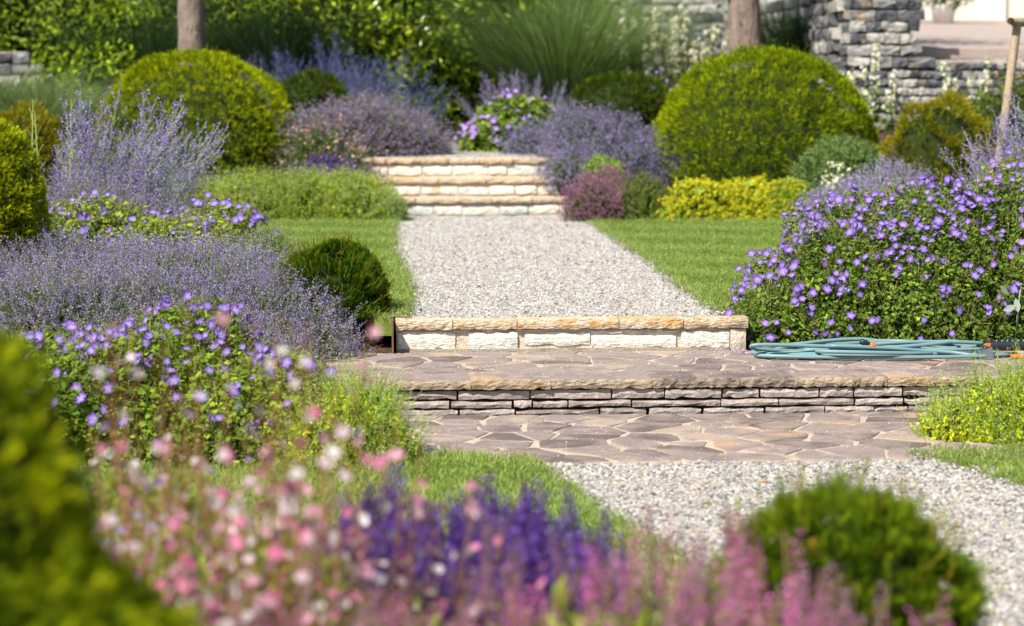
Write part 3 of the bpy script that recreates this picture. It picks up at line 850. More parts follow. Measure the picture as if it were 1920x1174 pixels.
yew('yew_mound', 'small dark green bushy yew mound at the corner of the left lawn above bare soil', [(-.235, 12.22, .03, .285, .28, .345), (-.10, 12.25, -.03, .17, .2, .22)], 13000, .030, GREEN, .12, 8, up=.8, long=420, zc=-.05, seed=3, tmpl=SPRIGS)
yew('yew_mound', 'blurred rounded green yew bush on the gravel at the bottom right corner', [(1.16, 5.5, -.07, .305, .28, .29)], 6500, .042, [(.018, .035, .005), (.05, .085, .008), (.09, .13, .012), (.15, .18, .018)], .13, 9, up=.7, long=200, zc=-.32, seed=4)
yew('yew_dome', 'huge out-of-focus yellow-green yew filling the lower left corner in the foreground', [(-.95, 3.55, .04, .73, .6, .66), (-.92, 3.55, .42, .49, .4, .56)], 30000, .034, [(.035, .06, .005), (.09, .125, .008), (.17, .20, .01), (.32, .31, .015)], .07, 6, p=2.1, zc=-.36, seed=5, lo=-.7, gap=-1.3, cs=.92)
yew('conifer', 'bright yellow-green conifer at the left edge beside violet catmint', [(-2.20, 13, .45, .34, .34, .60)], 12000, .034, [(.06, .08, .006), (.15, .17, .01), (.25, .26, .015), (.33, .31, .02)], .07, 6, gap=-.9, zc=-.05, seed=6)
yew('conifer', 'small golden-brown conifer behind the pale gaura stems at the far left', [(-2.85, 19, .45, .38, .38, .55)], 4000, .045, [(.08, .08, .01), (.16, .14, .015), (.22, .17, .03)], .1, 5, zc=0, seed=7)
yew('conifer', 'golden-bronze conifer mound between the right dome and the leaning stake', [(4.75, 19, .45, .44, .4, .63)], 6000, .045, [(.06, .075, .01), (.13, .13, .015), (.21, .17, .025), (.26, .19, .035)], .12, 5, zc=0, seed=8)
DARK = [(.012, .025, .005), (.035, .055, .008), (.07, .10, .012)]
yew('yew_ball', 'dark green yew ball right of the left dome among blue perovskia', [(-.62, 23.5, .95, .40, .4, .34)], 3500, .05, DARK, .08, 5, group='dark yew balls behind the steps', zc=.5, seed=9, lo=-.9)
yew('yew_ball', 'dark green yew ball just left of the right dome', [(2.6, 23.9, .92, .56, .5, .36)], 4500, .05, DARK, .08, 5, group='dark yew balls behind the steps', zc=.5, seed=10, lo=-.9)

# ------------------------------------------------------------------ generic herbs
def herb(name, label, ells, n, cols_leaf, cols_fl, L=.22, leaf=.022, nleaf=12, fl=.008, nfl=22, fl_from=.45, up=.7, spread=.3, amp=.12, freq=4, lo=-.2, stemc=(.12, .14, .07), group=None,
         corec='leafy', leafT=LEAF2, flT=FLORET, flr=.010, zc=None, seed=0, flname='flowers', cat_='plant', fill=0, stem_w=.0015, bend=.3, cs=.74, clumpf=5, mat='leaf', whorl=0):
    e0 = ells[0]; o = empty(name, (e0[0], e0[1], gz(e0[0], e0[1]) if zc is None else zc), label, cat_, group)
    core(ells, o, cs, 'plant_shade_core')
    P, N_ = mound(ells, n, amp, freq, lo, 2, seed); n = len(P)
    d = norm(N_ * (1 - up) + np.array([0, 0, up]) + rg.normal(size=(n, 3)) * spread)
    Ls = L * rg.uniform(.65, 1.3, n); side = norm(rg.normal(size=(n, 3))) * (Ls * bend)[:, None]
    side = side + N_ * (Ls * bend * .6)[:, None]; side[:, 2] *= .4
    B = P - d * (Ls * .72)[:, None]
    def at(t): return B[:, None] + d[:, None] * (Ls[:, None] * t)[..., None] + side[:, None] * (t ** 2)[..., None]
    # stems
    a = Acc(); t = np.tile(np.array([0, .5, 1.]), (n, 1)); Q = at(t)
    w = norm(np.cross(d, rg.normal(size=(n, 3)))) * stem_w
    v = np.stack([Q[:, 0] - w, Q[:, 0] + w, Q[:, 1] + w, Q[:, 1] - w, Q[:, 2] + w * .5, Q[:, 2] - w * .5], 1)
    f = np.array([(0, 1, 2, 3), (3, 2, 4, 5)])[None] + (np.arange(n) * 6)[:, None, None]
    a.add(v.reshape(-1, 3), f.reshape(-1, 4), np.repeat(pal([stemc], n), 6, 0))
    cl = nz3(P, clumpf, seed + 5)
    t = rg.uniform(0, .92 if nfl == 0 else min(.95, fl_from + .15), (n, nleaf)); Q = at(t).reshape(-1, 3)
    az = norm(rg.normal(size=Q.shape)); D = np.repeat(d, nleaf, 0); dl = norm(az - (az * D).sum(1, keepdims=True) * D + D * .5 + [0, 0, .15])
    a.inst(leafT, Q, orient(dl, D + rg.normal(size=D.shape) * .3), leaf * rg.uniform(.6, 1.3, len(Q)) * (1.15 - .5 * t.ravel()), pal(cols_leaf, len(Q), clump=np.repeat(cl, nleaf), jit=.2))
    if fill:
        Q, NQ = mound(ells, fill, amp, freq, lo, 2, seed); Q = Q - NQ * rg.uniform(0, .5 * L, (len(Q), 1))
        a.inst(leafT, Q, orient(norm(NQ + rg.normal(size=Q.shape) * .7)), leaf * rg.uniform(.7, 1.4, len(Q)), pal(cols_leaf, len(Q), clump=nz3(Q, clumpf, seed + 5), jit=.2))
    a.build('foliage', mat, o, stuff=True)
    if nfl:
        a = Acc(); t = rg.uniform(fl_from, 1.02, (n, nfl))
        if whorl: t = fl_from + (1.02 - fl_from) * (np.floor((t - fl_from) / (1.02 - fl_from) * whorl) + rg.uniform(0, .35, t.shape)) / whorl
        Q = at(t).reshape(-1, 3); az = rg.normal(size=Q.shape); D = np.repeat(d, nfl, 0)
        az = norm(az - (az * D).sum(1, keepdims=True) * D)
        Q = Q + az * (flr * (1.25 - .7 * t.ravel()) * rg.uniform(.3, 1, len(Q)))[:, None]
        a.inst(flT, Q, orient(norm(az + D * .3 + rg.normal(size=az.shape) * .3)), fl * rg.uniform(.6, 1.3, len(Q)), pal(cols_fl, len(Q), clump=np.repeat(nz3(P, clumpf * .7, seed + 8) * .6, nfl), jit=.2))
        a.build(flname, 'petal', o, stuff=True)
    return o

SAGE = [(.11, .14, .11), (.20, .23, .18), (.31, .32, .25)]
NEP = [(.46, .38, .38), (.42, .36, .54), (.28, .22, .56), (.50, .43, .60), (.62, .52, .48)]
G_NEP = 'drifts of lavender-blue catmint'
# near left drift
herb('catmint', 'wide drift of lavender-blue catmint spilling toward the soil in the left middle ground', [(-1.65, 12.9, .0, .75, .85, .32), (-.95, 12.6, -.03, .62, .75, .34), (-.55, 12.0, -.12, .42, .42, .30), (-1.5, 11.9, -.1, .8, .6, .36), (-.34, 11.66, -.17, .21, .22, .17), (-.95, 11.5, -.14, .6, .4, .26)], 5600, SAGE, NEP, .22, .017, 9, .0078, 24, .38, seed=11, group=G_NEP, spread=.42, amp=.2, up=.55, lo=-.05, fill=9000, clumpf=4, zc=-.1, cat_='catmint')
herb('catmint', 'taller dusty mauve catmint below the left perovskia, beside the yellow-green conifer', [(-1.75, 14.6, .12, .5, .45, .46), (-1.35, 14.7, .05, .42, .4, .40), (-2.3, 12.2, .0, .4, .4, .42)], 2000, SAGE, [(.30, .25, .34), (.38, .33, .55), (.50, .42, .48)], .18, .017, 7, .009, 22, .35, seed=12, group=G_NEP, up=.6, lo=-.1, fill=2500, zc=0, cat_='catmint')
herb('catmint', 'soft mauve catmint arching over the left side of the far steps', [(-.15, 22.4, .55, .5, .5, .48), (.28, 22.7, .5, .42, .45, .32), (-.6, 22.0, .4, .35, .4, .42)], 1500, [(.07, .09, .05), (.13, .16, .10)], [(.24, .20, .30), (.36, .30, .42), (.45, .37, .48)], .36, .03, 8, .016, 20, .3, seed=13, group=G_NEP, up=.4, amp=.26, spread=.5, lo=-.1, zc=.5, flr=.016, cat_='catmint')
herb('catmint', 'grey-violet catmint crowding the right side of the far steps below a dark yew ball', [(2.15, 21.9, .45, .52, .5, .46), (1.85, 21.7, .35, .32, .4, .3), (2.55, 21.6, .3, .3, .4, .4), (1.83, 21.15, .28, .26, .25, .26), (1.62, 22.7, .45, .3, .3, .30)], 1500, [(.07, .10, .06), (.12, .15, .10)], [(.20, .18, .32), (.32, .28, .48), (.42, .38, .55)], .34, .03, 9, .016, 18, .4, seed=14, group=G_NEP, amp=.26, spread=.45, up=.45, lo=-.1, zc=.3, flr=.016, cat_='catmint')
herb('catmint', 'pale catmint between the yellow lady\'s mantle and the violet geranium on the right', [(3.75, 17.6, .08, .42, .4, .35), (4.15, 18.2, .15, .3, .4, .4)], 900, SAGE, [(.34, .30, .42), (.42, .38, .60), (.52, .47, .60)], .22, .026, 7, .013, 20, .35, seed=15, group=G_NEP, up=.6, lo=-.1, zc=0, flr=.014, cat_='catmint')
herb('grey_shrub', 'grey-green aromatic shrub at the right foot of the right dome', [(4.2, 20.2, .3, .42, .35, .42)], 1100, [(.10, .15, .08), (.17, .23, .14), (.24, .30, .20)], [(.5, .5, .4)], .2, .03, 16, .01, 0, seed=16, up=.6, zc=0, cat_='shrub', fill=3000)
# pale green border below left dome
LIME = [(.10, .15, .02), (.22, .29, .035), (.42, .46, .06), (.58, .55, .06)]
herb('calamint', 'long pale lime-green calamint border edging the back of the left lawn', [(-1.2, 20.35, .05, .45, .38, .34), (-.65, 20.35, .06, .5, .4, .36), (-.15, 20.3, .05, .38, .38, .34), (-1.75, 20.2, .05, .4, .35, .36)], 2600, LIME, [(.48, .56, .16), (.40, .50, .08), (.66, .68, .50)], .24, .024, 13, .011, 9, .6, seed=17, up=.8, spread=.36, amp=.24, lo=-.1, zc=0, fill=3500, cat_='calamint')
herb('lavender_cotton', 'silvery grey-leaved clump at the left foot of the far steps', [(.10, 20.15, .02, .15, .18, .2)], 320, [(.20, .26, .17), (.32, .38, .28), (.42, .48, .38)], [(.5, .5, .4)], .14, .03, 14, .01, 0, seed=18, up=.45, leafT=NARROW, zc=0, cat_='plant')
herb('calamint', 'sunny yellow-green leafy clump behind the catmint under the left dome', [(-1.55, 17.0, .0, .38, .4, .40), (-1.1, 16.8, -.02, .3, .35, .30)], 900, [(.14, .17, .02), (.25, .28, .03), (.38, .38, .05)], [(.5, .5, .2)], .18, .03, 14, .01, 0, seed=19, up=.7, zc=0, cat_='calamint', fill=1800)
herb('flowering_oregano', 'fresh green clump of fine foliage with tiny white flowers touching the small yew mound', [(-.62, 13.2, .06, .22, .26, .30)], 700, [(.10, .15, .03), (.18, .24, .06), (.26, .32, .11)], [(.45, .48, .35), (.36, .42, .2)], .16, .014, 12, .006, 10, .5, seed=20, up=.6, zc=0, cat_='plant', fill=1000)
# foreground calamints, tall white-flowered spires
MINT = [(.13, .18, .012), (.30, .35, .018), (.50, .52, .03), (.72, .62, .03)]
def mint(label, ells, n, seed, zc=-.36):
    return herb('calamint', label, ells, n, MINT, [(.42, .48, .12), (.50, .55, .20), (.36, .45, .08), (.78, .80, .66)], .33, .026, 18, .0080, 13, .55, seed=seed, up=.85, spread=.24, amp=.25, lo=-.15, zc=zc, stemc=(.22, .30, .09), fill=int(n * 1.4), bend=.18, cat_='calamint', group='lime calamint clumps beside the terrace', whorl=8, flr=.009)
mint('lime-green calamint with white-tipped spires at the right end of the left flower bed', [(-.13, 9.36, -.30, .20, .22, .27), (.02, 9.4, -.30, .15, .18, .22), (-.06, 9.62, -.28, .2, .2, .3)], 620, 21)
mint('lime-green calamint with white-tipped spires at the right edge above the lower lawn', [(2.78, 9.85, -.30, .20, .22, .25), (2.98, 9.8, -.3, .28, .25, .34), (2.56, 9.9, -.3, .14, .18, .15)], 780, 22)
# alchemilla, salvia, etc. at the lawn's back edge right
herb('ladys_mantle', 'frothy bright yellow lady\'s mantle in front of the right dome', [(2.95, 20.0, .0, .34, .28, .27), (3.3, 20.1, .05, .28, .25, .27)], 800, [(.14, .18, .03), (.22, .27, .05), (.28, .32, .08)], [(.58, .58, .02), (.74, .68, .03), (.46, .52, .03)], .19, .06, 7, .016, 18, .6, seed=23, amp=.28, spread=.4, up=.65, leafT=PALM, zc=0, flT=BLOB, flr=.035, cat_='plant', fill=700)
herb('ladys_mantle', 'leafier pale green lady\'s mantle at the back edge of the right lawn', [(3.68, 19.95, .0, .24, .25, .30)], 330, [(.18, .24, .07), (.26, .33, .11), (.34, .40, .16)], [(.50, .50, .02), (.62, .58, .03), (.42, .46, .03)], .14, .075, 6, .017, 15, .5, seed=24, up=.6, leafT=PALM, zc=0, flT=BLOB, flr=.035, cat_='plant', fill=500)
herb('pink_salvia', 'dusky pink flowering salvia clump right of the far steps', [(1.93, 20.1, .02, .24, .26, .34), (2.1, 20.5, .02, .2, .2, .38)], 700, [(.09, .12, .04), (.15, .20, .06)], [(.30, .10, .20), (.42, .16, .34), (.48, .22, .40), (.28, .14, .14)], .2, .022, 7, .012, 16, .5, seed=25, up=.75, zc=0, cat_='salvia')
herb('green_shrub', 'low mixed green clump between the pink salvia and the lady\'s mantle', [(2.38, 20.15, .02, .22, .25, .34), (2.65, 20.2, .0, .15, .2, .24)], 600, [(.07, .11, .02), (.13, .19, .03), (.20, .26, .05)], [(.34, .18, .20), (.30, .28, .12)], .18, .026, 13, .01, 5, .7, seed=26, up=.7, zc=0, cat_='plant', fill=900)
herb('green_shrub', 'bright fresh green tuft above the pink salvia beside the top step', [(2.1, 20.95, .25, .2, .2, .28)], 260, [(.16, .24, .03), (.26, .36, .04)], [(.4, .4, .1)], .16, .035, 12, .01, 0, seed=27, up=.7, zc=.1, cat_='plant')
herb('purple_salvia', 'thin row of dark purple salvia spikes behind the lime border near the far steps', [(-.42, 20.95, .1, .3, .2, .40), (-.10, 20.9, .08, .13, .18, .28)], 240, [(.07, .11, .03)], [(.13, .06, .34), (.20, .09, .45)], .26, .03, 5, .016, 22, .45, seed=28, up=.93, spread=.1, zc=.1, cat_='salvia', group=None)
herb('pink_gaura', 'small pink gaura dotted with pale blooms behind the lime border, left of the steps', [(-.5, 21.5, .3, .4, .3, .48), (-.18, 21.3, .25, .22, .25, .34)], 420, [(.06, .10, .03), (.12, .16, .05)], [(.60, .22, .26), (.65, .38, .38), (.7, .58, .55)], .3, .03, 12, .028, 1, .6, seed=29, up=.7, zc=.2, cat_='gaura')
herb('spurge', 'feathery yellow-green tuft with small lilac flowers under the left perovskia', [(-1.2, 15.6, .05, .2, .22, .32)], 260, [(.16, .20, .03), (.28, .31, .05)], [(.35, .2, .7)], .22, .026, 14, .018, 1, .8, seed=30, up=.7, zc=0, cat_='plant')

# ------------------------------------------------------------------ perovskia (Russian sage)
def perov_mesh(k, stemc=(.32, .37, .27), cols=((.27, .19, .52), (.38, .28, .64), (.52, .42, .76))):
    r = np.random.default_rng(k + 800); a = Acc()
    t = np.linspace(0, 1, 7); bx, by = r.normal(size=2) * .08
    P = np.column_stack([bx * t ** 2, by * t ** 2, t])
    tube(a, P, .0036 * (1 - .6 * t) + .0006, 4, stemc)
    fl = []; nb = 22
    for i in range(nb):
        s = .22 + .72 * i / nb; az = i * 2.4 + r.uniform(-.3, .3)
        b0 = np.array([np.interp(s, t, P[:, 0]), np.interp(s, t, P[:, 1]), s])
        L_ = (.30 * (1 - s) + .06) * r.uniform(.7, 1.2)
        dr = norm(np.array([math.cos(az) * .55, math.sin(az) * .55, 1.0]))
        tt = np.linspace(0, 1, 3)[:, None]
        q = b0 + dr * L_ * tt + np.array([0, 0, .05]) * L_ * tt ** 2
        tube(a, q, [.0016, .0013, .0006], 3, stemc)
        m = int(8 + 40 * L_); u = r.uniform(.2, 1.05, m)[:, None]
        fl.append(b0 + dr * L_ * u + r.normal(size=(m, 3)) * .0045)
    u = r.uniform(.62, 1.03, 40); fl.append(np.column_stack([np.interp(u, t, P[:, 0]), np.interp(u, t, P[:, 1]), u]) + r.normal(size=(40, 3)) * .005)
    fl = np.concatenate(fl)
    a.inst(FLORET, fl, orient(rg.normal(size=fl.shape)), r.uniform(.009, .015, len(fl)), pal(cols, len(fl)), 1)
    m = 26; u = r.uniform(.03, .5, m); lp = np.column_stack([np.interp(u, t, P[:, 0]), np.interp(u, t, P[:, 1]), u])
    a.inst(NARROW, lp, orient(np.column_stack([r.normal(size=(m, 2)), r.uniform(.1, .8, m)])), r.uniform(.03, .06, m), pal([(.18, .22, .13), (.28, .32, .22)], m), 0)
    return a.mesh('stem', ['leaf', 'petal'])
PEROV = [perov_mesh(k) for k in range(6)]
PEROV_SHADE = [perov_mesh(k + 20, (.14, .18, .12), ((.10, .10, .34), (.16, .15, .46), (.24, .22, .58))) for k in range(3)]  # darker copy of the stems, shade put into the colours
def perov(label, x, y, rx, ry, h, n, lean=(0, 0), fan=.5, seed=0, meshes=PEROV, z=None, hmin=.6):
    r = np.random.default_rng(seed + 40); z = gz(x, y) if z is None else z
    o = empty('perovskia', (x, y, z), label, 'perovskia', 'Russian sage shrubs')
    for i in range(n):
        u, v = r.uniform(-1, 1, 2); px, py = x + u * rx, y + v * ry
        d = Vector((lean[0] + fan * u + r.normal() * .12, lean[1] + .3 * v + r.normal() * .12, 1)).normalized()
        s = link('stem', meshes[r.integers(len(meshes))], o, (px, py, z))
        s.rotation_euler = (d.to_track_quat('Z', 'Y') @ Matrix.Rotation(r.uniform(0, 6.28), 3, 'Z').to_quaternion()).to_euler()
        k = h * r.uniform(hmin, 1.0) * (1 - .18 * abs(u)); s.scale = (k, k, k)
    return o
perov('tall lavender-blue perovskia with whitish stems in front of the left dome', -1.84, 15.3, .26, .3, 1.30, 88, (.30, 0), .34, 1, z=.05, hmin=.42)
perov('lavender-blue perovskia with pale wands above the violet geranium at the right edge', 4.62, 14.9, .40, .3, 1.22, 120, (-.08, 0), .42, 2, z=.05, hmin=.4)
perov('hazy blue perovskia behind the dark yew ball left of the hedge', -.55, 25.0, .55, .4, 1.25, 70, (0, 0), .25, 3, PEROV_SHADE, z=.5)
perov('blue-grey perovskia leaning over the arching catmint toward the leafy hedge', .05, 23.9, .3, .3, 1.1, 46, (.2, 0), .5, 4, PEROV_SHADE, z=.5)
perov('pale blue perovskia fanning up behind the purple geranium by the hedge', 1.55, 24.6, .3, .3, .92, 38, (-.25, 0), .6, 5, PEROV, z=.5)
perov('perovskia with shade painted into its dark colours at the far left end of the hedge', -1.15, 26.0, .35, .3, 1.2, 34, (0, 0), .3, 6, PEROV_SHADE, z=.5, hmin=.7)

# ------------------------------------------------------------------ hardy geraniums
def gflower(k, c0=(.09, .018, .31), c1=(.12, .03, .37)):
    r = np.random.default_rng(k + 60); a = Acc(); v = [(0, 0, -.05)]; c = [(.50, .42, .72)]; f = []
    for p in range(5):
        t0 = p * 2 * math.pi / 5 + r.uniform(-.06, .06); sh = r.uniform(.93, 1.07)
        prof = [(.18, -.11, .0), (.6, -.42, .10), (.93, -.36, .16), (1.0, 0, .13), (.93, .36, .16), (.6, .42, .10), (.18, .11, 0)]
        b = len(v)
        for q, w, z in prof:
            x = q * sh; y = w
            v.append((x * math.cos(t0) - y * math.sin(t0), x * math.sin(t0) + y * math.cos(t0), z + r.normal() * .03))
            m = min(1, (q - .12) / .2); cc = np.array([.20, .11, .50]) * (1 - m) + np.array(c0 if q > .8 else c1) * m
            c.append(tuple(cc * r.uniform(.92, 1.08)))
        f += [(0, b + i, b + i + 1) for i in range(6)]
    a.add(np.array(v) * .024, f, np.array(c))
    st = np.array([(0, 0, .004), (.0012, 0, -.0), (-.0012, 0, 0), (0, .0012, 0)]); b = a.n
    a.add(np.array([(-.0012, 0, 0), (.0012, 0, 0), (0, 0, .005), (0, -.0012, 0), (0, .0012, 0)]), [(0, 1, 2), (3, 4, 2)], (.55, .5, .5))
    a.add(np.array([(-.0012, 0, -.002), (.0012, 0, -.002), (.001, .002, -.05), (-.001, .002, -.05)]), [(0, 1, 2, 3)], (.10, .14, .05))
    return a.mesh('flower', 'petal', True)
GFL = [gflower(k) for k in range(5)] + [gflower(7, (.19, .05, .42), (.27, .09, .50))]
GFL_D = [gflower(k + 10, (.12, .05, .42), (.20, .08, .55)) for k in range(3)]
def geranium(label, ells, nleaf, nfl, seed, fs=1.0, leaf=.028, cols=((.05, .085, .012), (.10, .155, .022), (.17, .23, .035), (.26, .31, .06)), zc=None, group='violet-blue hardy geraniums', flb=0.0, amp=.15, cs=.72, meshes=None, flo=-.1, reg=None, extra=0, more=0):
    e0 = ells[0]; o = empty('geranium', (e0[0], e0[1], gz(e0[0], e0[1]) if zc is None else zc), label, 'geranium', group)
    core(ells, o, cs * .9, 'plant_shade_core')
    a = Acc()
    for dep, frac in ((.0, .55), (.10, .3), (.2, .15)):
        P, N_ = mound(ells, int(nleaf * frac), amp, 5, -.5, 2, seed); P = P - N_ * (dep + rg.uniform(-.03, .06, (len(P), 1)))
        nn = norm(N_ * .7 + [0, 0, .45] + rg.normal(size=P.shape) * .5)
        d = norm(np.cross(nn, rg.normal(size=P.shape)) + N_ * .3 - [0, 0, .15])
        a.inst(PALM, P, orient(d, nn), leaf * rg.uniform(.55, 1.25, len(P)), pal(cols, len(P), clump=nz3(P, 7, seed) * .8, jit=.22))
    P, N_ = mound(ells, nleaf // 5, amp, 5, -.4, 2, seed)      # thin stems, buds
    d = norm(N_ + [0, 0, .5] + rg.normal(size=P.shape) * .6); L_ = rg.uniform(.04, .12, len(P)); w = norm(np.cross(d, rg.normal(size=P.shape))) * .0011
    B = P - d * .04; E = P + d * (L_ - .04)[:, None]
    v = np.stack([B - w, B + w, E + w, E - w], 1); a.add(v.reshape(-1, 3), np.arange(len(P) * 4).reshape(-1, 4), np.repeat(pal([(.20, .25, .08), (.30, .24, .14), (.16, .10, .06)], len(P)), 4, 0))
    a.inst(BLOB, E, orient(d), np.column_stack([np.full(len(P), .006), np.full(len(P), .013), np.full(len(P), .006)]), pal([(.18, .22, .09), (.30, .30, .16), (.22, .12, .12)], len(P)))
    a.build('foliage', 'leaf', o, stuff=True)
    P, N_ = mound(ells, nfl * 9, amp, 5, flo, 2, seed)
    if reg: k = reg(P) & (N_[:, 1] < .35); P, N_ = P[k], N_[k]
    dens = .5 * nz3(P, 4.5, seed + 3) + rg.normal(size=len(P)) * .8 + flb * P[:, 2]
    od = np.argsort(-dens)[:nfl]; P, N_ = P[od], N_[od]
    # pairs and threes crowd together
    m = rg.integers(0, len(P), len(P) // 3); P[m] = P[rg.integers(0, len(P), len(m))] + rg.normal(size=(len(m), 3)) * .025
    P = P + N_ * rg.uniform(.0, .06, (len(P), 1)) + rg.normal(size=P.shape) * .01
    nn = norm(N_ * .7 + np.array([-.2, -.75, .3]) + rg.normal(size=P.shape) * .38)
    ms = meshes or GFL
    for p, q in zip(P, nn):
        f = link('flower', ms[rg.integers(len(ms))], o, tuple(p))
        f.rotation_euler = (Vector(q).to_track_quat('Z', 'Y') @ Matrix.Rotation(rg.uniform(0, 6.28), 3, 'Z').to_quaternion()).to_euler()
        s = fs * rg.uniform(.65, 1.15); f.scale = (s * rg.uniform(.7, 1), s, s * rg.uniform(.6, 2.2))
    if more:       # the smaller blooms past the first three hundred
        P, N_ = mound(ells, more * 5, amp, 5, flo, 2, seed)
        if reg: k = reg(P) & (N_[:, 1] < .35); P, N_ = P[k][:more], N_[k][:more]
        P = P + N_ * rg.uniform(0, .05, (len(P), 1)); nn = norm(N_ * .7 + np.array([-.2, -.6, .3]) + rg.normal(size=P.shape) * .5)
        d = np.cross(nn, rg.normal(size=P.shape)); a = Acc()
        me = ms[0]; vv = np.empty(len(me.vertices) * 3); me.vertices.foreach_get('co', vv); cc = np.empty(len(me.vertices) * 4); me.attributes['Col'].data.foreach_get('color', cc)
        a.inst(T(vv.reshape(-1, 3), [tuple(p.vertices) for p in me.polygons if len(p.vertices) == 3], cc.reshape(-1, 4)[:, :3]), P, orient(d, nn), fs * rg.uniform(.55, .9, len(P)), np.exp(rg.normal(size=(len(P), 1)) * .15) * np.ones((1, 3)))
        a.build('small_flowers', 'petal', o, stuff=True)
    if extra:      # faded and half-closed blooms, spent heads
        P, N_ = mound(ells, extra, amp, 5, -.3, 2, seed); a = Acc()
        a.inst(BLOB, P + N_ * .03, orient(N_ + rg.normal(size=P.shape) * .6), np.column_stack([np.full(len(P), .010), np.full(len(P), .019), np.full(len(P), .010)]), pal([(.14, .06, .40), (.22, .10, .48), (.30, .18, .45), (.30, .20, .22)], len(P)))
        a.build('buds', 'petal', o, stuff=True)
    return o
geranium('big sprawling violet-blue geranium right of the near step, trailing over the hose', [(3.15, 12.75, .0, .95, .75, .62), (2.55, 12.35, -.06, .52, .5, .46), (2.17, 12.12, -.10, .26, .3, .28), (3.8, 12.9, .05, .8, .8, .68), (2.9, 12.1, -.12, .7, .32, .40), (3.6, 12.15, -.1, .6, .3, .42)], 38000, 300, 31, 1.18, .0225, ((.035, .065, .010), (.075, .125, .018), (.13, .19, .03), (.23, .28, .06)), zc=-.12, flb=.5, flo=-.12, reg=lambda P: P[:, 0] < 3.72, extra=500, more=260)
geranium('violet geranium mound in the left foreground behind blurred pink gaura', [(-.95, 9.95, -.28, .66, .5, .42), (-.5, 9.8, -.30, .42, .42, .36), (-1.4, 9.9, -.28, .5, .5, .40), (-.85, 10.2, -.2, .35, .3, .44)], 27000, 250, 32, 1.12, .0245, ((.05, .085, .012), (.10, .155, .02), (.18, .24, .035), (.31, .35, .07)), zc=-.36, flb=1.5, extra=260)
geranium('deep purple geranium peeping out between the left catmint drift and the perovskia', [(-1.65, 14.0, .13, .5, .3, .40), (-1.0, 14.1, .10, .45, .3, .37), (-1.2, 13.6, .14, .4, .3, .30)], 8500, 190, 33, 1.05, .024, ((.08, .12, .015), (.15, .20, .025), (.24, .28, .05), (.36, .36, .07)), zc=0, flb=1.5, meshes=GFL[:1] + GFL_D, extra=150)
geranium('lilac-purple geranium mound above the far steps in front of the hedge', [(1.50, 23.9, .62, .45, .4, .48), (1.15, 23.6, .55, .28, .3, .26)], 2600, 95, 34, 1.35, .05, zc=.5, flb=.8, meshes=[GFL[5], gflower(30, (.42, .22, .72), (.5, .3, .8))])
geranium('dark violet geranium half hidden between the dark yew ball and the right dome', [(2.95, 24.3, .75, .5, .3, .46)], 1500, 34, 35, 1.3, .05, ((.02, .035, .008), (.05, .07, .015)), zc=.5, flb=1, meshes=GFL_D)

# ------------------------------------------------------------------ ornamental grasses
def ograss(label, x, y, h, rad, n, cols, z=None, droop=.5, w=.004, name='ornamental_grass', fan=.5, seed=0):
    z = gz(x, y) if z is None else z
    o = empty(name, (x, y, z), label, 'grass', 'tall ornamental grasses')
    a = Acc(); k = 7; t = np.linspace(0, 1, k)
    az = rg.uniform(0, 2 * np.pi, n); rr = np.sqrt(rg.uniform(0, 1, n)); dx, dy = np.cos(az), np.sin(az)
    H_ = h * rg.uniform(.6, 1.08, n); out = fan * rr + rg.normal(size=n) * .07; dr = droop * rg.uniform(.3, 1.2, n)
    s = (out[:, None] * t + (dr * rr)[:, None] * t ** 2.5) * H_[:, None]
    zz = H_[:, None] * (t - (.38 * dr)[:, None] * t ** 3)
    X = x + dx[:, None] * (rad * rr[:, None] + s); Y_ = y + dy[:, None] * (rad * rr[:, None] + s); Z = z + zz
    P = np.stack([X, Y_, Z], -1); wv = norm(np.stack([-dy, dx, 0 * dx], 1) + rg.normal(size=(n, 3)) * .4) * w
    wt = (1 - t ** 2 * .9)[None, :, None]
    v = np.stack([P - wv[:, None] * wt, P + wv[:, None] * wt], 2).reshape(n, -1, 3)
    f = np.array([(2 * j, 2 * j + 1, 2 * j + 3, 2 * j + 2) for j in range(k - 1)])[None] + (np.arange(n) * 2 * k)[:, None, None]
    c = np.repeat(pal(cols, n), 2 * k, 0)
    a.add(v.reshape(-1, 3), f.reshape(-1, 4), c); a.build('blades', 'grass', o, stuff=True)
    return o
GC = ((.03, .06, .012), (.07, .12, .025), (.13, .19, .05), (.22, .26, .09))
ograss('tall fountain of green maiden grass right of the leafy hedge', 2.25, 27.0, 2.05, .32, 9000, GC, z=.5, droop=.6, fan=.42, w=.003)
ograss('maiden grass with tree shade painted into its dark green, right of the left tree trunk', -1.15, 27.0, 1.9, .25, 3600, ((.01, .025, .006), (.03, .055, .014), (.06, .09, .03)), z=.5, droop=.5, fan=.3)  # blade colours darkened to stand for the tree shade
ograss('maiden grass with shade painted into its dark green, left of the left tree trunk', -2.55, 26.6, 1.75, .25, 3000, ((.01, .022, .006), (.03, .055, .014)), z=.5, droop=.5, fan=.3)  # palette kept dark in place of the shade by the trunk
ograss('low arching silvery green grass left of the left dome', -3.25, 22.6, 1.05, .3, 4200, ((.04, .07, .018), (.09, .13, .035), (.17, .20, .08)), z=.35, droop=.9, fan=.6)
ograss('second arching grass clump at the far left edge below the stone wall', -3.9, 23.6, 1.0, .3, 3000, ((.04, .07, .018), (.09, .12, .035), (.16, .19, .07)), z=.5, droop=.9, fan=.6)
ograss('grassy tuft between white-flowered spires and the right tree trunk', 4.9, 26.2, 1.4, .3, 2200, ((.02, .04, .012), (.05, .08, .02)), z=.9, droop=.5, fan=.3)

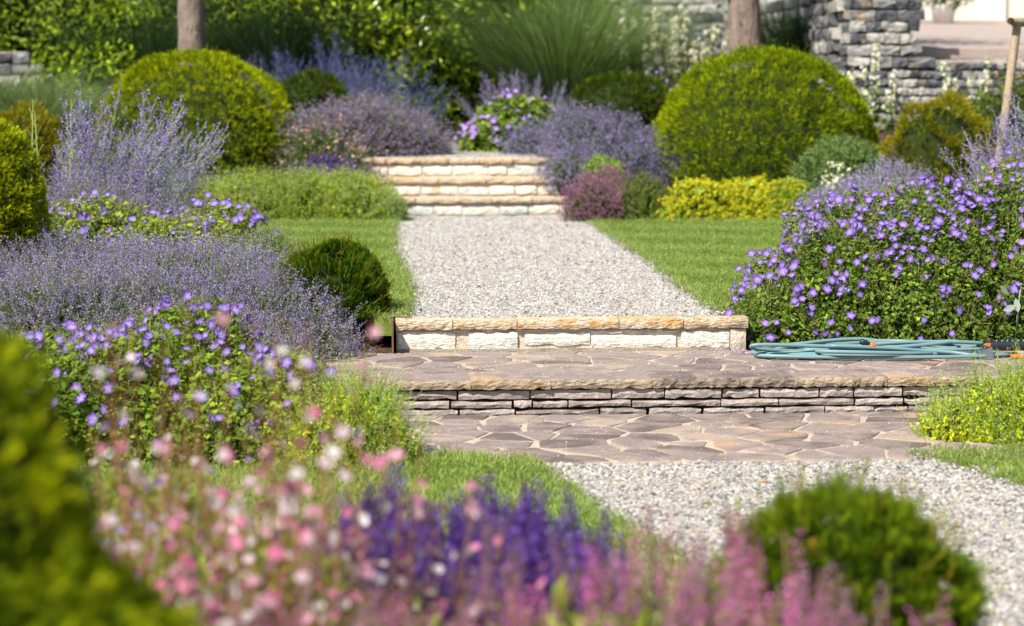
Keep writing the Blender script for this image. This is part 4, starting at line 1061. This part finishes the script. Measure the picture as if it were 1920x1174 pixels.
# ------------------------------------------------------------------ hedge and background shrubs
def leafy(name, label, ells, n, leaf, cols, seed, mat='leaf', T_=LEAF4, cat_='shrub', group=None, thick=.35, cs=.72, core_=True, droop=0.0, amp=.15, f=2.5):
    e0 = ells[0]; o = empty(name, (e0[0], e0[1], gz(e0[0], e0[1])), label, cat_, group)
    if core_: core(ells, o, cs, 'shrub_shade_core')
    P, N_ = mound(ells, n, amp, f, -.8, 2, seed); P = P + N_ * rg.uniform(-thick, .1, (len(P), 1))
    c2 = nz3(P, 7, seed + 4); k = c2 > -.75; P, N_, c2 = P[k], N_[k], c2[k]
    d = norm(N_ * .5 + rg.normal(size=P.shape) * .7 + [0, 0, -droop]); up = norm(N_ + [0, 0, .8] + rg.normal(size=P.shape) * .45)
    a = Acc(); a.inst(T_, P, orient(d, up), leaf * rg.uniform(.65, 1.25, len(P)), pal(cols, len(P), clump=c2 * .8, jit=.25)); a.build('foliage', mat, o, stuff=True)
    return o
LAUREL = ((.02, .04, .005), (.08, .13, .01), (.18, .26, .014), (.34, .42, .025), (.55, .58, .07))
leafy('laurel_hedge', 'glossy green large-leaved laurel shrub closing the view above the upper gravel', [(.95, 28.1, 1.2, .8, .8, 1.15), (.25, 28.7, 1.8, .9, .8, 1.1), (1.5, 28.6, 1.9, .7, .7, 1.0), (.9, 28.4, 2.3, 1.2, .8, .9)], 14000, .115, LAUREL, 41, 'gloss_leaf')
YG = ((.05, .075, .008), (.14, .19, .012), (.30, .35, .02), (.50, .48, .04))
leafy('broadleaf_shrub', 'bright yellow-green shrub behind the blue perovskia, left of the laurel', [(-.7, 28.4, 2.1, .9, .8, .85), (-1.35, 29.2, 2.3, .7, .8, .8)], 6000, .095, YG, 42)
leafy('broadleaf_shrub', 'bushy yellow-green shrub above the stone wall at the upper left', [(-3.6, 28.0, 1.7, .9, .8, 1.0), (-4.6, 28, 1.9, .8, .8, .9), (-2.9, 27.4, 1.4, .55, .5, .75)], 9000, .085, YG[:3], 43)
leafy('broadleaf_shrub', 'low leafy shrub spilling before the upper left stone wall', [(-2.95, 25.2, 1.0, .5, .4, .62), (-3.55, 25.9, .9, .5, .4, .5)], 3500, .08, YG[:3], 44)
leafy('dark_shrub', 'shrub with shade painted into its dark leaves, filling the gap behind the left tree trunk', [(-2.2, 29.4, 1.6, 1.3, .8, 1.3)], 5000, .10, ((.012, .025, .005), (.03, .055, .01), (.06, .09, .015)), 45)  # near-black leaf greens paint the deep shade behind the trunk
leafy('far_shrub', 'soft green shrub behind the maiden grass at the top centre', [(2.4, 30, 1.7, 1.1, .8, 1.0)], 5000, .09, ((.05, .08, .015), (.11, .15, .03), (.18, .22, .05)), 46)
leafy('dark_shrub', 'dark-leaved shrub right of the right tree trunk against the wall', [(4.75, 25.6, 1.15, .42, .6, .68), (3.4, 25.5, .95, .7, .5, .48)], 3500, .06, ((.012, .025, .005), (.03, .05, .01), (.05, .08, .015)), 47)
# a far mass of trees, nobody could count them
a = Acc()
P, N_ = mound([(x, 36 + 3 * math.sin(x), 3.2, 3.2, 2.5, 3.6) for x in (-14, -10.5, -7, -3.8, -.6, 2.4)], 26000, .2, 1.2, -.9, 2, 50)
P = P + N_ * rg.uniform(-.6, .2, (len(P), 1))
a.inst(LEAF4, P, orient(norm(N_ + rg.normal(size=P.shape) * .8)), rg.uniform(.14, .28, len(P)), pal(((.02, .035, .006), (.05, .08, .012), (.10, .14, .02)), len(P), clump=nz3(P, 2, 3)))
o = a.build('far_trees', 'leaf', None, stuff=True)
tag(o, 'blurred mass of dark green trees closing the garden behind the hedge', 'trees')

# white flowered yucca / monkshood spires
def spires(name, label, x, y, rx, ry, h, n, seed, z=None, cols=((.78, .78, .52), (.88, .88, .70), (.70, .72, .40)), bl=.036, group='cream flowered spires', per=34, leafc=((.10, .15, .03), (.20, .26, .06))):
    r = np.random.default_rng(seed); z = gz(x, y) if z is None else z
    o = empty(name, (x, y, z), label, 'plant', group)
    for i in range(n):
        u, v = r.uniform(-1, 1, 2); hh = h * r.uniform(.7, 1.05); p = np.array([x + u * rx, y + v * ry, z]); d = norm(np.array([r.normal() * .07 + .12 * u, r.normal() * .07, 1]))
        a = Acc(); t = np.linspace(0, 1, 5)[:, None]; tube(a, p + d * hh * t, [.007, .006, .005, .004, .002], 4, (.18, .22, .08))
        m = per; s = r.uniform(.45, 1.02, m)[:, None]; az = norm(np.column_stack([r.normal(size=(m, 2)), r.normal(size=m) * .3]))
        Q = p + d * hh * s + az * (.075 * (1.25 - s)) + [0, 0, -.01]
        a.inst(BLOB, Q, orient(az * .6 - [0, 0, .6]), bl * r.uniform(.7, 1.2, m), pal(cols, m), 1)
        m = 22; s = r.uniform(.02, .55, m)[:, None]; az = norm(np.column_stack([r.normal(size=(m, 2)), r.uniform(.1, .8, m)]))
        a.inst(LEAF2, p + d * hh * s, orient(az), r.uniform(.06, .13, m), pal(leafc, m), 0)
        a.build('flower_spire', ['leaf', 'petal'], o)
    return o
spires('white_spire_plant', 'creamy white flower spires massed left of the right tree trunk', 3.4, 26.8, .62, .35, 1.5, 44, 61, z=.5, bl=.085)
spires('white_spire_plant', 'single clump of cream spires against the stone pillar right of the dome', 5.05, 22.9, .12, .1, 1.05, 5, 62, z=.55, bl=.055)
spires('white_spire_plant', 'cream spires in front of the low sunlit wall', 6.05, 22.9, .3, .1, .9, 6, 63, z=.55, bl=.045)
spires('white_spire_plant', 'small cream flowered stems rising from the pale catmint on the right', 3.9, 18.6, .22, .15, .62, 6, 64, z=.05, bl=.036, per=20)
leafy('dark_shrub', 'loose green shrub before the low wall at the right edge', [(6.2, 22.6, .7, .5, .4, .5), (5.5, 21.6, .6, .35, .35, .42), (6.3, 21.5, .8, .5, .4, .6)], 4200, .05, ((.04, .06, .012), (.09, .12, .02), (.16, .19, .035)), 48)

# white twiggy gaura stems at the far left
gs = empty('gaura', (-2.1, 15.2, 0), 'sparse pale branching stems with a few pink blooms at the left edge', 'gaura')
for i, (x, h) in enumerate(((-2.27, 1.12), (-2.18, 1.05), (-2.02, 1.12), (-1.95, .98), (-2.33, .9))):
    a = Acc(); t = np.linspace(0, 1, 5)[:, None]; P = np.array([x, 15.2, 0]) + np.array([.04 * (-1) ** i, 0, h]) * t; tube(a, P, [.004, .004, .003, .003, .0015], 4, (.5, .52, .4))
    for k in range(9):
        s = .5 + k * .055; b = np.array([x + .04 * (-1) ** i * s, 15.2, h * s]); e = b + np.array([(-1) ** k * .07 * (1.3 - s), rg.normal() * .02, .07]); tube(a, [b, (b + e) / 2, e], .0016, 3, (.5, .52, .4))
    a.build('stem', 'leaf', gs)
    for k in range(2):
        f = Acc(); f.inst(LEAF4, np.zeros((5, 3)), orient(np.array([(math.cos(q), math.sin(q), .3) for q in np.arange(5) * 1.26])), .016, np.tile([.75, .35, .38], (5, 1)))
        f.build('flower', 'petal', gs, loc=None).location = (x + rg.normal() * .05 + 2.1, .0, .55 + rg.uniform(0, .3))

# ------------------------------------------------------------------ foreground: gaura, purple salvia, pink salvia
def gaura_flower(k, c):
    r = np.random.default_rng(k + 5); a = Acc()
    ang = np.array([-.9, -.3, .3, .9]) + math.pi / 2
    d = np.column_stack([np.cos(ang), np.full(4, -.25), np.sin(ang)])
    a.inst(LEAF4, np.zeros((4, 3)), orient(d, np.tile([0, -1., 0], (4, 1))), np.array([[1.7, 1, 1]] * 4) * .019 * r.uniform(.85, 1.1), np.clip(np.tile(c, (4, 1)) * r.uniform(.9, 1.1, (4, 1)), 0, .85))
    m = 6; dd = norm(np.column_stack([r.normal(size=m) * .5, np.full(m, -1.), r.uniform(-1, .2, m)]))
    a.inst(NARROW, np.zeros((m, 3)), orient(dd), .014, np.tile([.75, .6, .55], (m, 1)))
    a.inst(BLOB, np.array([[0, .002, -.004]]), orient(np.array([[0, 0, 1.]])), np.array([[.004, .012, .004]]), np.array([[.30, .10, .10]]))
    return a.mesh('flower', 'petal')
GAU = [gaura_flower(0, (.76, .27, .44)), gaura_flower(1, (.82, .44, .56)), gaura_flower(2, (.85, .81, .80)), gaura_flower(3, (.85, .66, .72)), gaura_flower(4, (.66, .18, .36))]
def gaura(label, x, y, rx, ry, h, n, nf, seed, meshes, group):
    r = np.random.default_rng(seed); o = empty('gaura', (x, y, -.36), label, 'gaura', group); a = Acc(); tips = []
    for i in range(n):
        u, v = r.uniform(-1, 1, 2); b = np.array([x + u * rx * .5, y + v * ry * .5, -.36]); hh = h * (r.uniform(.3, 1.0) ** .55)
        t = np.linspace(0, 1, 8); L_ = np.array([u * rx * .6 + r.normal() * .05, v * ry * .5, hh])
        P = b + L_ * t[:, None] + np.column_stack([r.normal() * .05 * t ** 2, 0 * t, 0 * t])
        tube(a, P, .0021 * (1 - .6 * t), 4, np.array([.26, .13, .09]) * r.uniform(.8, 1.3))
        tips.append((P, t))
        m = 12; s = r.uniform(.02, .55, m); Q = np.column_stack([np.interp(s, t, P[:, c]) for c in range(3)])
        a.inst(NARROW, Q, orient(norm(np.column_stack([r.normal(size=(m, 2)), r.uniform(.2, 1, m)]))), r.uniform(.03, .06, m), pal(((.08, .10, .03), (.16, .16, .06), (.22, .12, .08)), m))
        m = 12; s = r.uniform(.7, 1, m); Q = np.column_stack([np.interp(s, t, P[:, c]) for c in range(3)]) + r.normal(size=(m, 3)) * .004
        a.inst(BLOB, Q, orient(np.column_stack([r.normal(size=(m, 2)) * .5, np.ones(m)])), np.column_stack([np.full(m, .003), np.full(m, .011), np.full(m, .003)]), pal(((.48, .16, .24), (.60, .32, .36), (.34, .13, .14)), m))
    a.build('stems', 'leaf', o, stuff=True)
    for k in range(nf):
        P, t = tips[r.integers(n)]; s = r.uniform(.5, .97); q = np.array([np.interp(s, t, P[:, c]) for c in range(3)]) + r.normal(size=3) * np.array([.016, .016, .008])
        f = link('flower', meshes[r.choice(len(meshes), p=[.20, .24, .22, .24, .10])], o, tuple(q)); f.rotation_euler = (r.normal() * .4, r.normal() * .5, r.normal() * 1.1); f.scale = (r.uniform(.7, 1.15),) * 3
    return o
gaura('airy out-of-focus gaura with pink and white blooms, tallest of the foreground on the left', -.30, 4.35, .26, .25, 1.22, 80, 290, 71, GAU, 'foreground gauras')
gaura('lower out-of-focus gaura with mostly pink blooms in front of the purple salvia', -.05, 4.75, .30, .25, .90, 80, 280, 72, GAU, 'foreground gauras')
gaura('pale lilac-tinged gaura between the giant yew and the geranium mound', -.55, 5.4, .15, .2, .98, 30, 75, 73, [gaura_flower(8, (.48, .40, .72)), gaura_flower(9, (.60, .52, .78)), GAU[2], GAU[3], GAU[1]], 'foreground gauras')

def spike_mesh(k, L_, cols, calyx, w=.016, nw=11, per=8, fl=.014):
    """flower spike with florets in whorls, standing on a bare stalk and leaf pairs"""
    r = np.random.default_rng(k + 900); a = Acc(); t = np.linspace(0, 1, 6)
    P = np.column_stack([.02 * r.normal() * t ** 2, .02 * r.normal() * t ** 2, L_ * (t - 1)]); tube(a, P, .0022, 4, calyx)
    for i in range(nw):
        s = i / (nw - 1); z = -L_ * .52 * (1 - s); ww = w * (1.05 - .72 * s ** 1.5)
        az = np.arange(per) * 6.283 / per + i * .4; Q = np.column_stack([np.cos(az) * ww * .35, np.sin(az) * ww * .35, np.full(per, z)]) + r.normal(size=(per, 3)) * .0015
        d = np.column_stack([np.cos(az), np.sin(az), np.full(per, .55)])
        a.inst(BLOB, Q, orient(d), np.column_stack([np.full(per, fl * .45), np.full(per, fl * .9), np.full(per, fl * .45)]) * (1 - .4 * s), np.tile(calyx, (per, 1)) * r.uniform(.8, 1.3, (per, 1)), 0)
        keep = r.uniform(size=per) < (.85 if s < .85 else .4)
        a.inst(FLORET, Q[keep] + norm(d[keep]) * ww * .5, orient(d[keep]), fl * r.uniform(.8, 1.3, keep.sum()) * (1.1 - .4 * s), pal(cols, keep.sum()), 1)
    m = 12; s = r.uniform(-.98, -.55, m) * L_; az = r.uniform(0, 6.28, m)
    a.inst(LEAF4, np.column_stack([0 * s, 0 * s, s]), orient(np.column_stack([np.cos(az), np.sin(az), np.full(m, .25)])), r.uniform(.035, .06, m), pal(((.07, .11, .03), (.12, .17, .05), (.18, .22, .08)), m), 0)
    return a.mesh('flower_spike', ['leaf', 'petal'])
PUR = [spike_mesh(k, .40, ((.11, .04, .30), (.17, .07, .42), (.24, .12, .52)), (.11, .06, .22), .016, 13, 9, .016) for k in range(5)]
PNK = [spike_mesh(k + 10, .36, ((.70, .15, .48), (.78, .26, .56), (.55, .14, .40)), (.28, .16, .17), .011, 10, 5, .013) for k in range(3)] + [spike_mesh(k + 15, .34, ((.40, .20, .34), (.50, .26, .42)), (.24, .15, .15), .011, 12, 7, .011) for k in range(3)]
def salvia(label, name, pts, meshes, seed, group, leafc, ell, nl=2200):
    r = np.random.default_rng(seed); o = empty(name, (pts[0][0], pts[0][1], -.36), label, 'salvia', group)
    a = Acc(); P, N_ = mound(ell, nl, .1, 6, -.1, 2, seed); P = P - N_ * rg.uniform(0, .14, (len(P), 1))
    a.inst(LEAF4, P, orient(norm(N_ + rg.normal(size=P.shape) * .6 + [0, 0, .4])), rg.uniform(.035, .07, len(P)), pal(leafc, len(P), clump=nz3(P, 8))); a.build('foliage', 'leaf', o, stuff=True)
    core(ell, o, .82, 'plant_shade_core')
    for x, y, z in pts:
        f = link('flower_spike', meshes[r.integers(len(meshes))], o, (x, y, z)); f.rotation_euler = (r.normal() * .09, r.normal() * .10, r.uniform(0, 6.28)); s = r.uniform(.8, 1.1); f.scale = (s, s, s)
    return o
r = np.random.default_rng(77)
def spk(n, x0, x1, y0, y1, top, spread=.13):
    out = []
    for i in range(n):
        x = r.uniform(x0, x1); y = r.uniform(y0, y1); out.append((x, y, top(x, y) - abs(r.normal()) * spread))
    return out
GL = ((.07, .10, .02), (.13, .17, .04), (.20, .24, .07))
salvia('deep violet-purple salvia spikes massed in the foreground centre, out of focus', 'purple_salvia', spk(260, -.34, .50, 4.9, 5.6, lambda x, y: .275 - .35 * max(0, .0 - x) + .05 * (y - 5.3) + .018 * r.normal(), .06) + spk(16, .40, .58, 4.9, 5.4, lambda x, y: .24, .08), PUR, 1, None, GL, [(.18, 5.25, -.26, .40, .35, .34)])
salvia('rosy pink salvia spikes along the bottom of the view, right of the violet salvia', 'pink_salvia', spk(92, .15, .86, 4.0, 4.75, lambda x, y: .345 + .05 * sstep(.4, .6, x) - .05 * (4.5 - y), .07), PNK, 2, 'pink salvias along the bottom', ((.12, .15, .03), (.20, .24, .05), (.28, .30, .08)), [(.5, 4.4, -.22, .45, .42, .44)])
salvia('rosy pink salvia spikes in front of the blurred round yew, further right', 'pink_salvia', spk(46, .80, 1.15, 3.9, 4.5, lambda x, y: .31 - .2 * (x - .8), .07), PNK, 3, 'pink salvias along the bottom', ((.12, .15, .03), (.20, .24, .05)), [(.88, 4.2, -.25, .26, .35, .34)], 800)
salvia('mauve-pink salvia at the very bottom between the giant yew and the violet salvia', 'pink_salvia', spk(75, -.33, .18, 3.75, 4.3, lambda x, y: .33, .08), PNK, 4, 'pink salvias along the bottom', ((.12, .15, .03), (.20, .20, .07)), [(-.08, 4.05, -.25, .34, .32, .42)], 900)

herb('gaura', 'blurred reddish-green gaura foliage clump under the pink blooms at the lower left', [(-.35, 4.9, -.25, .42, .5, .52), (-.62, 5.9, -.28, .38, .5, .50), (-.28, 5.5, -.28, .32, .4, .42), (-.05, 4.6, -.25, .3, .4, .44)], 1700, [(.09, .12, .02), (.18, .22, .04), (.26, .28, .06), (.26, .18, .09)], [(.60, .22, .26), (.62, .42, .40), (.45, .28, .2)], .24, .035, 10, .011, 3, .5, seed=76, up=.8, zc=-.36, fill=1500, cat_='gaura', group='foreground gauras')
# ------------------------------------------------------------------ hose, sprinkler, stake, silver leaves
def catmull(P, k=10):
    P = np.asarray(P, float); P = np.vstack([2 * P[0] - P[1], P, 2 * P[-1] - P[-2]]); out = []
    for i in range(1, len(P) - 2):
        for t in np.linspace(0, 1, k, endpoint=False):
            a_, b_, c_, d_ = P[i - 1:i + 3]; out.append(.5 * ((2 * b_) + (c_ - a_) * t + (2 * a_ - 5 * b_ + 4 * c_ - d_) * t ** 2 + (3 * b_ - a_ - 3 * c_ + d_) * t ** 3))
    out.append(P[-2]); return np.array(out)
r = np.random.default_rng(12)
zb = -.156
pts = [(1.96, 11.70, zb + .012), ]
pts = []
for k in range(11):
    cx = 2.42 + r.uniform(-.16, .16); a_ = r.uniform(.16, .46); b_ = r.uniform(.03, .17); y0 = 11.47 + r.uniform(-.07, .07)
    if k in (3, 6, 9): cx, a_ = 2.62, .42
    for j in range(8):
        th = math.pi + j * math.pi / 4 + k * .15
        pts.append((cx + a_ * math.cos(th), y0 + b_ * math.sin(th), zb + .011 + min(.055, .007 * k) * (.5 + .5 * math.sin(th * 1 + k)) + r.uniform(0, .006)))
pts = [(1.98, 11.52, zb + .011)] + pts + [(2.75, 11.42, zb + .03), (2.95, 11.36, zb + .015), (3.10, 11.38, zb + .012), (3.2, 11.42, zb + .012)]
H_ = empty('garden_hose', (2.45, 11.45, -.16), 'coiled grey-green and teal garden hose lying on the terrace below the geranium', 'hose')
a = Acc(); ring = np.array([(.15, .22, .23)] * 3 + [(.07, .36, .40)] + [(.17, .24, .25)] * 3 + [(.08, .33, .37)] * 2 + [(.15, .22, .23)] * 1)
P = catmull(np.array(pts) + [.09, 0, 0], 9); tube(a, P, .0100, 10, ring); a.build('tube', 'hose', H_, True)
a = Acc(); P = catmull([(1.955, 11.47, zb + .012), (2.0, 11.50, zb + .02), (2.2, 11.56, zb + .055), (2.5, 11.62, zb + .07), (2.75, 11.62, zb + .04), (3.0, 11.6, zb + .02), (3.2, 11.5, zb + .014)], 9); tube(a, P, .0100, 10, ring); a.build('tube', 'hose', H_, True)
a = Acc(); P = catmull([(1.955, 11.47, zb + .012), (1.97, 11.42, zb + .012), (2.15, 11.36, zb + .012), (2.5, 11.31, zb + .012), (2.85, 11.30, zb + .013), (3.1, 11.33, zb + .012)], 9); tube(a, P, .0100, 10, ring); a.build('tube', 'hose', H_, True)
c0 = np.array([2.47, 11.40, zb + .085]); dirc = norm(np.array([1, -.1, -.35]))
a = Acc(); tube(a, c0 + dirc * np.array([0, .004, .03, .034, .05])[:, None], [.011, .015, .016, .014, .013], 12); a.build('connector', 'black_plastic', H_, True)
a = Acc(); tube(a, c0 + dirc * np.array([.051, .055, .078, .082])[:, None], [.014, .0165, .0165, .012], 12); cr_ = a.build('collar', 'orange_plastic', H_, True)

sp = empty('lawn_sprinkler', (3.2, 11.42, -.16), 'black oscillating sprinkler with a red clip at the right end of the hose', 'sprinkler')
a = Acc()
v = [(3.03, 11.33, -.158), (3.03, 11.45, -.158), (3.14, 11.47, -.158), (3.14, 11.31, -.158), (3.085, 11.36, -.118), (3.085, 11.42, -.118), (3.14, 11.43, -.098), (3.14, 11.35, -.098)]
a.add(v, [(0, 1, 2, 3), (4, 7, 6, 5), (0, 4, 5, 1), (3, 2, 6, 7), (0, 3, 7, 4), (1, 5, 6, 2)], (.05,) * 3); a.build('foot', 'dark_plastic', sp)
a = Acc(); x = np.array([3.10, 3.115, 3.14, 3.45, 3.60, 3.62]); tube(a, np.column_stack([x, np.full(6, 11.39), np.full(6, -.098)]), [.012, .022, .026, .026, .024, .012], 12); a.build('spray_bar', 'black_plastic', sp, True)
for i in range(14):
    a = Acc(); v, f = lathe([(.0, .005), (.0035, .004), (.004, -.004)], 6); a.add(v + np.array([3.17 + i * .028, 11.38, -.071]), f, (.1, .4, .5)); a.build('nozzle', 'teal_plastic', sp)
a = Acc(); box(a, 3.115, 3.133, 11.355, 11.37, -.098, -.082); a.build('clip', 'orange_plastic', sp)
a = Acc(); tube(a, np.array([(3.24, 11.36, -.15), (3.29, 11.355, -.15), (3.33, 11.36, -.15)]), .012, 10); a.build('collar', 'orange_plastic', sp)
a = Acc()
for q in (3.5,): box(a, q, q + .1, 11.3, 11.48, -.158, -.12)
a.build('foot', 'dark_plastic', sp)

sk = empty('tree_stake', (4.60, 16.5, 0), 'weathered wooden stake with a crossbar leaning at the upper right edge', 'stake')
a = Acc(); t = np.linspace(0, 1, 8)[:, None]; tube(a, np.array([4.50, 16.5, -.1]) + (np.array([4.70, 16.5, 1.66]) - np.array([4.50, 16.5, -.1])) * t, .032, 12); a.build('post', 'wood', sk, True)
a = Acc(); tube(a, np.array([5.3, 17.1, -.1]) + (np.array([5.25, 17.1, 1.66]) - np.array([5.3, 17.1, -.1])) * t, .032, 12); a.build('post', 'wood', sk, True)
a = Acc(); tube(a, np.array([4.63, 16.44, 1.66]) + (np.array([5.4, 17.05, 1.67]) - np.array([4.63, 16.44, 1.66])) * t, .034, 12); a.build('crossbar', 'wood', sk, True)

# silver lamb's ear leaves poking out of the geranium
le = empty('silver_leaved_plant', (3.43, 12.0, -.15), 'silvery felted leaves poking out of the geranium near the right edge', 'plant')
for (x, y, z), d, L_ in (((3.36, 11.86, .12), (-.5, -.2, .5), .09), ((3.40, 11.84, .06), (-.8, -.2, -.25), .10), ((3.40, 11.86, .10), (.1, -.3, -.8), .10), ((3.44, 11.84, .13), (.5, -.3, .3), .08), ((3.50, 11.86, .02), (.6, -.3, -.5), .10), ((3.46, 11.86, .18), (.05, -.1, .9), .08)):
    a = Acc(); a.inst(T([(0, 0, 0), (-.16, .25, .02), (-.24, .55, .04), (-.12, .85, .02), (0, 1, -.03), (.12, .85, .02), (.24, .55, .04), (.16, .25, .02), (0, .5, -.02)], [(8, 0, 1), (8, 1, 2), (8, 2, 3), (8, 3, 4), (8, 4, 5), (8, 5, 6), (8, 6, 7), (8, 7, 0)]),
                      np.array([[x, y, z]]), orient(np.array([d], float), np.array([[0, -1., .4]])), L_ * .8, np.array([[.27, .31, .27]])); a.build('leaf', 'matte', le, True)
a = Acc(); tube(a, [(3.43, 11.95, -.12), (3.42, 11.87, .05), (3.43, 11.86, .18)], .004, 5, (.4, .45, .4)); a.build('stem', 'matte', le)

# loose bits: dry petals and grit on the terrace
a = Acc(); n = 260
P = np.column_stack([rg.uniform(.0, 3.2, n), rg.uniform(10.72, 11.8, n), np.full(n, -.156)]); c = pal(((.5, .45, .38), (.65, .6, .55), (.3, .25, .2)), n)
Q = np.column_stack([rg.normal(size=70) * .12 + 1.98, rg.uniform(11.55, 11.8, 70), np.full(70, -.154)])
Q2 = np.column_stack([rg.uniform(.5, 2.4, 160), rg.uniform(9.32, 10.6, 160), np.full(160, -.316)])
a.inst(BLOB, cat(P, Q2), orient(rg.normal(size=(n + 160, 3))), rg.uniform(.004, .009, n + 160), cat(c, pal(((.34, .30, .26), (.52, .48, .43)), 160)))
a.inst(LEAF2, Q, orient(rg.normal(size=(70, 3)) * [1, 1, .2]), .014, pal(((.30, .12, .55), (.4, .2, .6)), 70))
for (x0, x1, y0, y1, zz, nn) in ((.2, 1.85, 12, 20, .004, 130), (.9, 2.6, 6.5, 9.2, -.318, 60)):
    L3 = np.column_stack([rg.uniform(x0, x1, nn), rg.uniform(y0, y1, nn), np.full(nn, zz)])
    a.inst(LEAF2, L3, orient(rg.normal(size=(nn, 3)) * [1, 1, .2]), rg.uniform(.015, .035, nn), pal(((.25, .14, .05), (.35, .25, .10), (.16, .18, .05), (.45, .22, .08)), nn))
o = a.build('fallen_grit_and_petals', 'matte'); tag(o, 'scattered grit, dry leaves and fallen purple petals on the flagstones and gravel', 'litter', kind='stuff')
